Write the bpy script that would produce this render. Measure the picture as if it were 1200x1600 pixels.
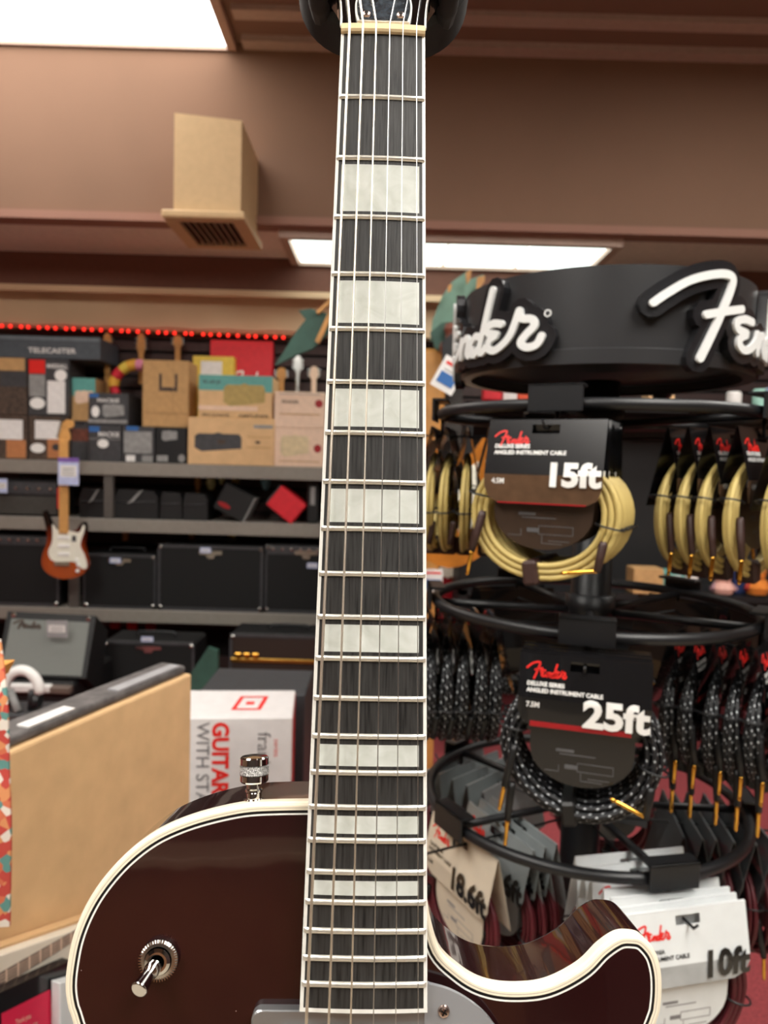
import bpy, math, random
from math import sin, cos, pi, radians, hypot, atan2, sqrt
from mathutils import Vector, Matrix
from mathutils.geometry import tessellate_polygon
random.seed(7)
for o in list(bpy.data.objects): bpy.data.objects.remove(o)
scn = bpy.context.scene
COL = scn.collection

# ------------------------------------------------------------------ camera, world, exposure
EYE = 1.5
F_PX, PITCH, ROLL = 1150.0, -0.0612, 0.0275
cam_d = bpy.data.cameras.new('camera'); cam = bpy.data.objects.new('camera', cam_d); COL.objects.link(cam)
cam_d.sensor_fit = 'VERTICAL'; cam_d.sensor_height = 36.0; cam_d.sensor_width = 27.0
cam_d.lens = F_PX / 1600 * 36
cam_d.clip_start = 0.01; cam_d.clip_end = 60
cam_d.dof.use_dof = True; cam_d.dof.focus_distance = 0.385; cam_d.dof.aperture_fstop = 11.5
def cam_axes():
    cp, sp = cos(PITCH), sin(PITCH)
    def c2w(X, Y, Z):               # camera x right, y down, z forward
        c, s = cos(ROLL), sin(ROLL); x = c*X + s*Y; y = -s*X + c*Y
        return Vector((x, cp*Z + sp*y, sp*Z - cp*y))
    return c2w(1,0,0), c2w(0,1,0), c2w(0,0,1)
AX, AY, AZ = cam_axes()
m = Matrix((AX, -AY, -AZ)).transposed().to_4x4(); m.translation = (0, 0, EYE)
cam.matrix_world = m
scn.camera = cam
def at(u, v, Y):                    # point of the place seen at (u, v) in the photograph, Y metres ahead
    d = AX*((u-600)/F_PX) + AY*((v-800)/F_PX) + AZ
    p = d*(Y/d.y); return Vector((p.x, p.y, p.z + EYE))

w = bpy.data.worlds.new('world'); scn.world = w; w.use_nodes = True
w.node_tree.nodes['Background'].inputs[0].default_value = (1.0, 0.93, 0.85, 1)
w.node_tree.nodes['Background'].inputs[1].default_value = 0.25
scn.view_settings.view_transform = 'Standard'
try: scn.view_settings.look = 'None'
except Exception: pass
scn.view_settings.gamma = 1.0; scn.view_settings.use_curve_mapping = False
scn.view_settings.exposure = 0.25
LAMP = 12.5                          # emission of the fluorescent panels

# ------------------------------------------------------------------ materials
def srgb(h):
    if isinstance(h, str):
        h = [int(h[i:i+2], 16)/255 for i in (0, 2, 4)]
    return tuple(c/12.92 if c <= .04045 else ((c+.055)/1.055)**2.4 for c in h) + (1,)
MATS = {}
def mat(name, color, rough=.5, metal=0, var=.06, vscale=30, bump=0, bscale=200, coat=0, spec=.5, emit=0):
    if name in MATS: return MATS[name]
    m_ = bpy.data.materials.new(name); m_.use_nodes = True; nt = m_.node_tree; b = nt.nodes['Principled BSDF']
    c = srgb(color)
    tc = nt.nodes.new('ShaderNodeTexCoord')
    if var:
        n = nt.nodes.new('ShaderNodeTexNoise'); n.inputs['Scale'].default_value = vscale; n.inputs['Detail'].default_value = 4
        nt.links.new(tc.outputs['Object'], n.inputs['Vector'])
        r = nt.nodes.new('ShaderNodeValToRGB')
        r.color_ramp.elements[0].position = .3; r.color_ramp.elements[1].position = .7
        r.color_ramp.elements[0].color = tuple(x*(1-var*2) for x in c[:3]) + (1,)
        r.color_ramp.elements[1].color = tuple(min(1, x*(1+var*2)) for x in c[:3]) + (1,)
        nt.links.new(n.outputs['Fac'], r.inputs['Fac']); nt.links.new(r.outputs['Color'], b.inputs['Base Color'])
    else: b.inputs['Base Color'].default_value = c
    b.inputs['Roughness'].default_value = rough; b.inputs['Metallic'].default_value = metal
    b.inputs['Specular IOR Level'].default_value = spec
    if coat: b.inputs['Coat Weight'].default_value = coat; b.inputs['Coat Roughness'].default_value = .04
    if bump:
        n2 = nt.nodes.new('ShaderNodeTexNoise'); n2.inputs['Scale'].default_value = bscale
        nt.links.new(tc.outputs['Object'], n2.inputs['Vector'])
        bp = nt.nodes.new('ShaderNodeBump'); bp.inputs['Strength'].default_value = bump; bp.inputs['Distance'].default_value = .001
        nt.links.new(n2.outputs['Fac'], bp.inputs['Height']); nt.links.new(bp.outputs['Normal'], b.inputs['Normal'])
    if emit:
        b.inputs['Emission Color'].default_value = c; b.inputs['Emission Strength'].default_value = emit
    MATS[name] = m_; return m_

def N(m_): return m_.node_tree.nodes, m_.node_tree.links, m_.node_tree.nodes['Principled BSDF']

# ------------------------------------------------------------------ mesh builder
class MB:
    def __init__(s): s.v = []; s.f = []; s.mi = []; s.uv = {}; s.sm = []
    def add(s, vs, fs, mi=0, smooth=False, uvs=None):
        o = len(s.v); s.v += [tuple(x) for x in vs]
        for k, f in enumerate(fs):
            if uvs: s.uv[len(s.f)] = uvs[k]
            s.f.append([i+o for i in f]); s.mi.append(mi); s.sm.append(smooth)
        return s
    def box(s, x0, x1, y0, y1, z0, z1, mi=0, M=None, bev=0):
        if bev:
            b = min(bev, (x1-x0)*.45, (y1-y0)*.45, (z1-z0)*.45); vs = []
            cs = [(x0, x1), (y0, y1), (z0, z1)]
            idx = {}
            for i in (0, 1):
                for j in (0, 1):
                    for k in (0, 1):
                        c = [cs[0][i], cs[1][j], cs[2][k]]; d = [b*(1-2*i), b*(1-2*j), b*(1-2*k)]
                        for a in range(3):
                            p = [c[q] + (d[q] if q != a else 0) for q in range(3)]
                            idx[(i, j, k, a)] = len(vs); vs.append(p)
            fs = []
            for a in range(3):
                b1, b2 = [q for q in range(3) if q != a]
                for e in (0, 1):
                    q = []
                    for (p1, p2) in ((0, 0), (1, 0), (1, 1), (0, 1)):
                        t = [0, 0, 0]; t[a] = e; t[b1] = p1; t[b2] = p2; q.append(idx[(*t, a)])
                    fs.append(q)
            for a in range(3):      # edges along axis a
                b1, b2 = [q for q in range(3) if q != a]
                for p1 in (0, 1):
                    for p2 in (0, 1):
                        t0 = [0, 0, 0]; t1 = [0, 0, 0]; t1[a] = 1
                        for t in (t0, t1): t[b1] = p1; t[b2] = p2
                        fs.append([idx[(*t0, b1)], idx[(*t1, b1)], idx[(*t1, b2)], idx[(*t0, b2)]])
            for i in (0, 1):
                for j in (0, 1):
                    for k in (0, 1): fs.append([idx[(i, j, k, a)] for a in range(3)])
        else:
            vs = [(x, y, z) for x in (x0, x1) for y in (y0, y1) for z in (z0, z1)]
            fs = [(0,1,3,2), (4,6,7,5), (0,4,5,1), (2,3,7,6), (0,2,6,4), (1,5,7,3)]
        if M: vs = [M @ Vector(p) for p in vs]
        return s.add(vs, fs, mi)
    def hexa(s, p, mi=0):           # p: 4 near corners then 4 far corners
        return s.add(p, [(0,1,2,3), (7,6,5,4), (0,4,5,1), (1,5,6,2), (2,6,7,3), (3,7,4,0)], mi)
    def tube(s, pts, r, n=8, mi=0, closed=False, cap=True, uvrep=None):
        pts = [Vector(p) for p in pts]; L = len(pts)
        rs = r if isinstance(r, (list, tuple)) else [r]*L
        vs = []; t0 = None; up = None; acc = 0; vl = []
        for i, p in enumerate(pts):
            a = pts[(i-1) % L] if (closed or i > 0) else p
            b = pts[(i+1) % L] if (closed or i < L-1) else p
            t = (b-a)
            t = t.normalized() if t.length > 1e-9 else Vector((0, 0, 1))
            if up is None:
                up = t.orthogonal().normalized()
            else:
                up = (up - t*up.dot(t))
                up = up.normalized() if up.length > 1e-6 else t.orthogonal().normalized()
            bt = t.cross(up)
            if i: acc += (p-pts[i-1]).length
            vl.append(acc)
            for k in range(n):
                q = 2*pi*k/n; vs.append(p + (up*cos(q) + bt*sin(q))*rs[i])
        fs = []; uvs = []
        R = L if closed else L-1
        for i in range(R):
            j = (i+1) % L
            for k in range(n):
                l = (k+1) % n; fs.append((i*n+k, i*n+l, j*n+l, j*n+k))
                a, b = vl[i], vl[j] if j else vl[i]+.01
                uvs.append([(k/n, a), ((k+1)/n, a), ((k+1)/n, b), (k/n, b)])
        s.add(vs, fs, mi, True, uvs)
        if cap and not closed:
            o = len(s.v)-len(vs)
            s.f.append([o+k for k in range(n)][::-1]); s.mi.append(mi); s.sm.append(False)
            s.f.append([o+(L-1)*n+k for k in range(n)]); s.mi.append(mi); s.sm.append(False)
        return s
    def lathe(s, prof, n=24, mi=0, M=None, mis=None):   # prof: (r, z) along z axis
        for i in range(len(prof)-1):
            (r0, z0), (r1, z1) = prof[i], prof[i+1]
            vs = [(r0*cos(2*pi*k/n), r0*sin(2*pi*k/n), z0) for k in range(n)] + [(r1*cos(2*pi*k/n), r1*sin(2*pi*k/n), z1) for k in range(n)]
            if M: vs = [M @ Vector(p) for p in vs]
            s.add(vs, [(k, (k+1) % n, n+(k+1) % n, n+k) for k in range(n)], mis[i] if mis else mi, n > 8)
        return s
    def poly(s, pts, z0, z1, mi=0, fn=None, side_mi=None, cap0=True):  # extruded polygon, pts 2-D, fn maps (x,y,z)->3-D
        n = len(pts); g = fn or (lambda x, y, z: (x, y, z))
        vs = [g(x, y, z0) for x, y in pts] + [g(x, y, z1) for x, y in pts]
        tr = tessellate_polygon([[Vector((x, y, 0)) for x, y in pts]])
        fs = [tuple(n+i for i in t) for t in tr]
        if cap0: fs += [tuple(t)[::-1] for t in tr]
        s.add(vs, fs, mi)
        s.add(vs, [(i, (i+1) % n, n+(i+1) % n, n+i) for i in range(n)], mi if side_mi is None else side_mi)
        return s
    def build(s, name, mats, parent=None, loc=None):
        me = bpy.data.meshes.new(name); me.from_pydata(s.v, [], s.f)
        if not isinstance(mats, (list, tuple)): mats = [mats]
        for m_ in mats: me.materials.append(m_)
        me.polygons.foreach_set('material_index', s.mi); me.polygons.foreach_set('use_smooth', s.sm)
        if s.uv:
            ul = me.uv_layers.new(name='UVMap')
            for p in me.polygons:
                if p.index in s.uv:
                    for li, uv in zip(p.loop_indices, s.uv[p.index]): ul.data[li].uv = uv
        me.update()
        o = bpy.data.objects.new(name, me); COL.objects.link(o)
        if parent: o.parent = parent
        if loc is not None: o.location = loc
        return o

def tag(o, label=None, cat=None, group=None, kind=None):
    if label: o['label'] = label
    if cat: o['category'] = cat
    if group: o['group'] = group
    if kind: o['kind'] = kind
    return o
def thing(name, label, cat, loc=(0, 0, 0), rot=(0, 0, 0), group=None):
    o = bpy.data.objects.new(name, None); o.empty_display_size = .05; COL.objects.link(o)
    o.location = loc; o.rotation_euler = rot
    return tag(o, label, cat, group)
def kids(o): return [c for c in list(COL.objects) if c.parent == o]
def copy_tree(o, parent=None, cmap=None):
    c = o.copy(); COL.objects.link(c); c.parent = parent
    for ch in (cmap[o.name] if cmap else kids(o)): copy_tree(ch, c)
    return c
def struct(name, mb, mats): return tag(mb.build(name, mats), kind='structure')

def smooth(pts, n=6, closed=False):
    P = [Vector(p) for p in pts]; out = []; L = len(P)
    for i in range(L if closed else L-1):
        if closed: a, b, c, d = P[(i-1) % L], P[i], P[(i+1) % L], P[(i+2) % L]
        else: a, b, c, d = P[max(i-1, 0)], P[i], P[i+1], P[min(i+2, L-1)]
        for k in range(n):
            t = k/n
            out.append(.5*((2*b) + (c-a)*t + (2*a-5*b+4*c-d)*t*t + (3*b-a-3*c+d)*t*t*t))
    if not closed: out.append(P[-1])
    return out

def ribbon(mb, strokes, r, z0, z1, fn, mi=0, n=6, scale=1, ox=0, oy=0, taper=True):
    """thick rounded pen strokes; each stroke a 2-D polyline"""
    for st in strokes:
        P = smooth([(x*scale+ox, y*scale+oy) for x, y in st], n)
        L = []; R = []
        for i, p in enumerate(P):
            t = (P[min(i+1, len(P)-1)] - P[max(i-1, 0)])
            if t.length < 1e-9: continue
            t.normalize(); nn = Vector((-t.y, t.x))
            L.append(p+nn*r); R.append(p-nn*r)
        def cap(p, d):
            a0 = atan2(d.y, d.x); return [p + Vector((cos(a0+q), sin(a0+q)))*r for q in (-1.2, -.6, 0, .6, 1.2)]
        k = len(L)
        vs = [fn(p.x, p.y, z1) for p in L] + [fn(p.x, p.y, z1) for p in R] + [fn(p.x, p.y, z0) for p in L] + [fn(p.x, p.y, z0) for p in R]
        fs = []
        for i in range(k-1):
            fs += [(i, i+1, k+i+1, k+i), (i, 2*k+i, 2*k+i+1, i+1), (k+i+1, 3*k+i+1, 3*k+i, k+i)]
        mb.add(vs, fs, mi)
        for p, q in ((P[0], P[0]-P[1]), (P[-1], P[-1]-P[-2])):
            c = cap(p, q); m_ = len(c)
            nn = Vector((-q.y, q.x)).normalized()*r
            c = [p-nn] + c + [p+nn]; m_ = len(c)
            vs = [fn(a.x, a.y, z1) for a in c] + [fn(a.x, a.y, z0) for a in c]
            mb.add(vs, [tuple(range(m_))] + [(i, m_+i, m_+i+1, i+1) for i in range(m_-1)], mi)

_fc = {}
def text_polys(s, size=1.0, bold=0, align='LEFT', extrude=0, spacing=1.0):
    key = (s, size, bold, align, spacing)
    if key in _fc: return _fc[key]
    cu = bpy.data.curves.new('t', 'FONT'); cu.body = s; cu.size = size; cu.offset = bold; cu.align_x = align
    cu.resolution_u = 3; cu.space_character = spacing; cu.fill_mode = 'FRONT'
    o = bpy.data.objects.new('t', cu); COL.objects.link(o)
    dg = bpy.context.evaluated_depsgraph_get(); dg.update()
    me = bpy.data.meshes.new_from_object(o.evaluated_get(dg))
    res = ([tuple(v.co) for v in me.vertices], [tuple(p.vertices) for p in me.polygons])
    bpy.data.objects.remove(o); bpy.data.curves.remove(cu); bpy.data.meshes.remove(me)
    _fc[key] = res; return res
def text(mb, s, size, fn, x=0, y=0, z=0, bold=0, mi=0, align='LEFT', ang=0, squeeze=1.0, spacing=1.0):
    vs, fs = text_polys(s, size, bold, align, spacing=spacing)
    c, q = cos(ang), sin(ang)
    mb.add([fn(x + c*vx*squeeze - q*vy, y + q*vx*squeeze + c*vy, z) for vx, vy, _ in vs], fs, mi)

# Script wordmark strokes, in units measured on the display's lettering
LOGO = [
 [(772,-232),(800,-205),(850,-165),(900,-142),(950,-130),(978,-138),(975,-170),(955,-230),(925,-310),(893,-392)],
 [(905,-258),(960,-242),(1018,-226)],
 [(1068,-258),(1030,-255),(1003,-268),(1008,-290),(1045,-298),(1020,-314),(1015,-335),(1035,-350),(1065,-342),(1092,-318),(1108,-286),(1104,-350)],
 [(1104,-335),(1122,-300),(1142,-288),(1150,-305),(1144,-338),(1156,-351),(1176,-335)],
 [(1214,-300),(1190,-292),(1168,-315),(1170,-345),(1190,-352),(1212,-325)],
 [(1256,-150),(1238,-220),(1218,-300),(1208,-335),(1218,-352),(1240,-335)],
 [(1290,-268),(1262,-262),(1240,-275),(1246,-292),(1275,-300),(1250,-315),(1245,-338),(1266,-352),(1295,-338),(1322,-305),(1345,-235)],
 [(1345,-235),(1352,-260),(1380,-266),(1388,-288),(1366,-314),(1352,-338),(1370,-354),(1396,-348),(1408,-322)]]
def logo_flat(mb, x, y, width, fn, z, r=13, mi=0, n=3, depth=.0003):
    k = width/625
    ribbon(mb, [[((a-772)*k+x, (b+240)*k+y) for a, b in st] for st in LOGO], r*k, z-depth, z, fn, mi, n=n)

# ------------------------------------------------------------------ basic materials
M_ceil = mat('brown_ceiling_paint', '846656', .8, var=.03, vscale=1.5)
M_ceil_strip = mat('pale_ceiling_track', 'b9a396', .6, var=.03)
M_bulk = mat('brown_wall_paint', '82634f', .8, var=.03, vscale=1.2)
M_pink = mat('dusty_pink_paint', '9a7262', .8, var=.03, vscale=1.2)
M_cream = mat('cream_header_paint', 'd9b995', .7, var=.03, vscale=2)
M_duct = mat('cream_duct_paint', 'd0b084', .6, var=.02)
M_slat = mat('dark_brown_slatwall', '3c2826', .6, var=.1)
M_slat2 = mat('slatwall_groove_black', '100b0b', .8, var=0)
M_carpet = mat('red_carpet', '863539', .95, var=.15, vscale=120, bump=.5)
M_shelf = mat('grey_metal_shelf', '8a847c', .45, var=.03)
M_post = mat('dark_grey_upright', '57524e', .5, var=.05)
M_black = mat('matte_black_powder_coat', '16171a', .42, var=.05, spec=.5)
M_drum = mat('satin_black_drum', '2a2a2c', .38, var=.03)
M_tolex = mat('black_tolex', '0e0e10', .55, var=.15, vscale=300, bump=.6, bscale=900)
M_grillk = mat('black_grille_cloth', '0a0a0b', .8, var=.25, vscale=500)
M_grillg = mat('grey_grille_cloth', '6f726e', .7, var=.08, vscale=400)
M_chrome = mat('chrome', 'd8d8d6', .08, 1, var=0)
M_nickel = mat('nickel', 'c9c8c4', .22, 1, var=.03)
M_gold = mat('gold_plating', 'e0a848', .18, 1, var=.03)
M_white = mat('white_print', 'f0efec', .5, var=0)
M_card_b = mat('glossy_black_card', '111113', .22, var=.03, coat=.4)
M_card_w = mat('glossy_white_card', 'dfe3e4', .28, var=.02, coat=.3)
M_card_g = mat('dark_grey_card', '55585a', .3, var=.03, coat=.3)
M_card_mg = mat('mid_grey_card', '83898a', .32, var=.03, coat=.3)
M_card_c = mat('beige_lit_card', 'c9bdab', .35, var=.02)  # warm light on a pale card, put into its base colour
M_sepia = mat('brown_printed_panel', '5b4432', .3, var=.1, vscale=60, coat=.3)
M_red = mat('red_print', 'e2231c', .45, var=0)
M_redd = mat('dark_red_print', '9c1018', .45, var=0)
M_kraft = mat('kraft_cardboard', 'd9b384', .75, var=.04, vscale=14, bump=.15, bscale=60)
M_kraft2 = mat('tan_cardboard', 'bd9563', .75, var=.05)
M_kraftp = mat('pale_pink_cardboard', 'e6c8b0', .7, var=.03)
M_kraftd = mat('dark_brown_printed_cardboard', '4a3b31', .7, var=.25, vscale=60)
M_paper = mat('white_paper', 'e6e4e2', .6, var=.03)
M_grey = mat('grey_print', '8f8f8e', .5, var=.1)
M_dgrey = mat('dark_grey_print', '3d3d40', .5, var=.1)
M_teal = mat('teal_print', '5fa39b', .5, var=.04)
M_yel = mat('yellow_print', 'e3c64e', .5, var=.04)
M_redbox = mat('red_carton', 'd8202f', .5, var=.04)
M_blue = mat('blue_print', '2f66a8', .5, var=.02)
M_orange = mat('orange_brown_print', 'b9794c', .6, var=.05)
M_green = mat('dark_green_paint', '34574c', .6, var=.12, vscale=8)
M_greenl = mat('grey_green_paint', '6f9382', .6, var=.12, vscale=10)
M_wood = mat('tan_wood', 'c08a4a', .5, var=.12, vscale=12)
M_maple = mat('maple_neck', 'd6a05e', .35, var=.06)
M_coco = mat('brown_coconut_paint', '6e3b2c', .6, var=.2)
M_mint = mat('mint_pickguard', 'eceadb', .3, var=.02)
M_navy = mat('navy_print', '1c2c58', .5, var=.03)
M_lightblue = mat('pale_blue_tag', 'b9c2e4', .5, var=.05)

# ================================================================== ROOM
H1, H2 = EYE+2.36, EYE+1.36
YB, YW, YS = 4.3, 5.2, 4.97
struct('floor', MB().box(-5, 5, 1.25, YW+.1, -.1, 0).box(-5, 5, -4, 1.25, -.1, 0, 1), [M_carpet, mat('added_beige_floor', 'a89c8a', .6, var=.05, vscale=3)])  # beige part under the viewer is unseen, added to cut red bounce
struct('wall_left', MB().box(-5.1, -5, -4, YW+.1, 0, H1), M_bulk)
struct('wall_right', MB().box(5, 5.1, -4, YW+.1, 0, H1), M_bulk)
struct('wall_rear', MB().box(-5, 5, -4.1, -4, 0, H1), mat('rear_wall_paint', '40342e', .8, var=.1))
mb = MB().box(-5, 5, YW+.02, YW+.1, 0, H2)
k = 0
z = .3
while z < EYE+.88:
    mb.box(-5, 5, YW-.005, YW+.02, z+.012, z+.075, 1); z += .085
struct('wall_back', mb, [M_slat2, M_slat])
struct('ceiling', MB().box(-5, 5, -4, YB, H1, H1+.1), M_ceil)
struct('trim_1', MB().box(-5, 5, YB, YB+.08, H2+.042, H1, 0), M_bulk)                       # bulkhead face
struct('trim_2', MB().box(-5, 5, YB-.03, YB+.1, H2-.003, H2+.042, 0), M_pink)               # bulkhead lower lip
struct('trim_3', MB().box(-5, 5, YB+.1, YW+.1, H2, H2+.06), mat('off_white_ceiling_tile', 'eaded2', .7, var=.03))                 # low ceiling
struct('trim_4', MB().box(-5, 5, YS, YW+.02, EYE+1.135, H2).box(-5, 5, YS-.03, YS, EYE+1.10, EYE+1.14, 1), [mat('reddish_brown_paint', '6e4638', .8, var=.03), M_cream])
struct('trim_5', MB().box(-5, 5, YW-.12, YW+.02, EYE+.885, EYE+1.135), M_cream)            # header over the slat wall
struct('trim_6', MB().box(-.86, 5, YB-.09, YB-.0, H1-.035, H1).box(-.86, 5, YB-.36, YB-.27, H1-.03, H1).box(-.86, 5, YB-.75, YB-.66, H1-.03, H1), M_ceil_strip)
struct('baseboard_back', MB().box(-5, 5, YW-.03, YW-.005, 0, .12), M_slat)

M_lamp = bpy.data.materials.new('fluorescent_diffuser'); M_lamp.use_nodes = True
nn, ll, b = N(M_lamp); b.inputs['Base Color'].default_value = (.9, .9, .9, 1)
b.inputs['Emission Color'].default_value = (1.0, .965, .90, 1); b.inputs['Emission Strength'].default_value = LAMP
M_lamp2 = M_lamp.copy(); M_lamp2.name = 'cool_fluorescent_diffuser'
M_lamp2.node_tree.nodes['Principled BSDF'].inputs['Emission Color'].default_value = (.86, 1.0, .93, 1)
M_lamp2.node_tree.nodes['Principled BSDF'].inputs['Emission Strength'].default_value = 2.2
M_frame = mat('light_fixture_frame', 'b89c8c', .5, var=.02)
def fixture(x0, x1, y0, y1, zt, label, sect=1, lamp=M_lamp):
    t = thing('ceiling_light', label, 'ceiling light', ((x0+x1)/2, (y0+y1)/2, zt))
    X, Y = (x1-x0)/2, (y1-y0)/2; f = .05
    fr = MB()
    fr.box(-X-f, -X, -Y-f, Y+f*.2, -.05, 0).box(X, X+f, -Y-f, Y+f*.2, -.05, 0).box(-X, X, -Y-f, -Y, -.05, 0).box(-X, X, Y, Y+f*.2, -.05, 0)
    fr.build('frame', M_frame, t)
    for i in range(sect):
        a = -X + 2*X*i/sect; c = a + 2*X/sect
        g = .012 if sect > 1 else 0
        MB().box(a+g, c-g, -Y, Y, -.03, -.008).build('diffuser', lamp, t)
    return t
M_lamp3 = M_lamp.copy(); M_lamp3.name = 'near_wall_diffuser'; M_lamp3.node_tree.nodes['Principled BSDF'].inputs['Emission Strength'].default_value = 4.5
fixture(-3.5, -.95, 2.95, YB-.02, H1, 'large glowing fluorescent panel in the high ceiling at upper left', 1, M_lamp3)
A = at(450, 362, 4.38); B = at(964, 375, 4.38)
fixture(A.x, B.x-.02, 4.40, YS-.03, H2, 'long three-section fluorescent light in the low ceiling behind the neck', 4, M_lamp2)
fixture(-2.2, -1.0, -2.2, 1.0, H1, 'fluorescent ceiling panel overhead to the left, outside the picture')
fixture(.7, 1.9, -2.2, .9, H1, 'fluorescent ceiling panel overhead to the right, outside the picture')
fixture(1.6, 3.4, 1.6, 2.6, H1, 'fluorescent ceiling panel above the cable display, outside the picture')

# counter and rack invented behind the viewer, added to vary the lacquer's reflections
t = thing('reflection_counter', 'invented brown counter added behind the viewpoint for reflections', 'counter', (-.6, -2.9, 0))
MB().box(-1.1, 1.3, -.3, .3, 0, .95, bev=.01).build('counter_body', mat('counter_wood', '7a5236', .5, var=.15, vscale=6), t)
MB().box(-1.15, 1.35, -.35, .35, .95, .99, bev=.006).build('countertop', mat('counter_laminate', 'b39a80', .4), t)
t = thing('reflection_rack', 'invented dark rack added behind the viewpoint to the right for reflections', 'rack', (1.9, -3.3, 0))
MB().box(-.7, .7, .1, .14, 0, 2.0).build('back_panel', M_slat, t)
for zz in (.1, .7, 1.3, 1.9): MB().box(-.7, .7, -.25, .1, zz, zz+.03).build('rack_shelf', M_dgrey, t)

# air duct stub hanging from the bulkhead
t = thing('air_duct', 'cream painted boxy air duct with a slatted grille underneath', 'air duct', ((-1.115-.765)/2, (3.82+YB)/2, EYE+1.22))
w_, d_ = .17, (YB-3.82)/2
mb = MB().hexa([(-w_, -d_, .04), (w_, -d_, .04), (w_, -d_, .50), (-w_, -d_, .53), (-w_, d_-.002, .04), (w_, d_-.002, .04), (w_, d_-.002, .50), (-w_, d_-.002, .53)])
mb.build('duct_body', M_duct, t)
mb = MB().box(-w_-.05, w_+.03, -d_-.05, -d_+.03, 0, .04, bev=.008).box(-w_-.05, -w_+.02, -d_+.03, d_, 0, .04).box(w_-.04, w_+.03, -d_+.03, d_, 0, .04).box(-w_+.02, w_-.04, d_-.05, d_, 0, .04)
mb.build('flange', M_duct, t)
mb = MB().box(-w_, w_, -d_, d_, .035, .04, 1)
for i in range(9): mb.box(-.15+.034*i, -.14+.034*i, -d_+.03, d_-.05, .005, .034, 0)
mb.build('grille', [mat('brown_grille', '7a5c48', .5), mat('grille_shadow_gap', '3a2c26', .8)], t)

# red string of lights along the header
t = thing('string_lights', 'string of small glowing red bulbs along the cream header edge', 'string lights', (-1.6, YW-.145, EYE+.895))
pts = [(-2.2 + .02*i*5, -.002, .004*sin(i*1.7)) for i in range(39)]
MB().tube(pts, .004, 5).build('wire', mat('red_wire', 'a01818', .5), t)
M_bulb = mat('red_bulb', 'ff2a20', .3, var=0, emit=2.2)
bulb = None
for i in range(32):
    u = 3 + i*14.2 + random.uniform(-2.5, 2.5)
    p = at(u, 509+u*.041, YW-.155) - t.location
    if bulb is None:
        bulb = MB().lathe([(0, -.011), (.008, -.008), (.011, 0), (.008, .008), (0, .011)], 10).build('bulb', M_bulb, t); o = bulb
    else: o = bulb.copy(); COL.objects.link(o); o.parent = t
    o.location = (p.x, -.004, p.z)

# ================================================================== SHELVES (back left)
SY = 4.75
def shelf(name, label, z, x0=-3.6, x1=1.4, d=.45, th=.085, mat_=M_shelf):
    t = thing(name, label, 'shelf', ((x0+x1)/2, SY+d/2, z-th))
    X = (x1-x0)/2
    MB().box(-X, X, -d/2+.012, d/2, th-.02, th).build('shelf_board', M_shelf, t)
    MB().box(-X, X, -d/2, -d/2+.012, 0, th, bev=.004).box(-X, X, -d/2+.012, -d/2+.03, 0, .006).build('front_edge', mat_, t)
    return z
Z1 = shelf('store_shelf', 'grey metal shelf holding the cardboard boxes, topmost of the unit', EYE-.017)
Z2 = shelf('store_shelf', 'grey metal shelf with small black bags and the red box, second from top', EYE-.385)
Z3 = shelf('store_shelf', 'grey metal shelf carrying the row of black amplifiers, third from top', EYE-.975)
t = thing('shelf_upright', 'grey upright between the upper two shelves, right of the little guitar', 'upright', (at(168, 780, SY).x, SY+.03, Z2))
MB().box(-.03, .03, -.02, .02, .001, Z1-.086-Z2, bev=.004).build('post', M_post, t)
t = thing('shelf_upright', 'grey upright between two black amplifiers below the little guitar', 'upright', (at(113, 900, SY).x, SY+.04, Z3))
MB().box(-.035, .035, -.02, .02, .001, Z2-.086-Z3, bev=.004).build('post', M_post, t)
t = thing('shelf_upright', 'grey upright running up the slat wall behind the shelves to the right of the neck', 'upright', (.95, YW-.03, 0))
MB().box(-.03, .03, -.02, .02, 0, EYE+.6, bev=.004).build('post', M_post, t)

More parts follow.
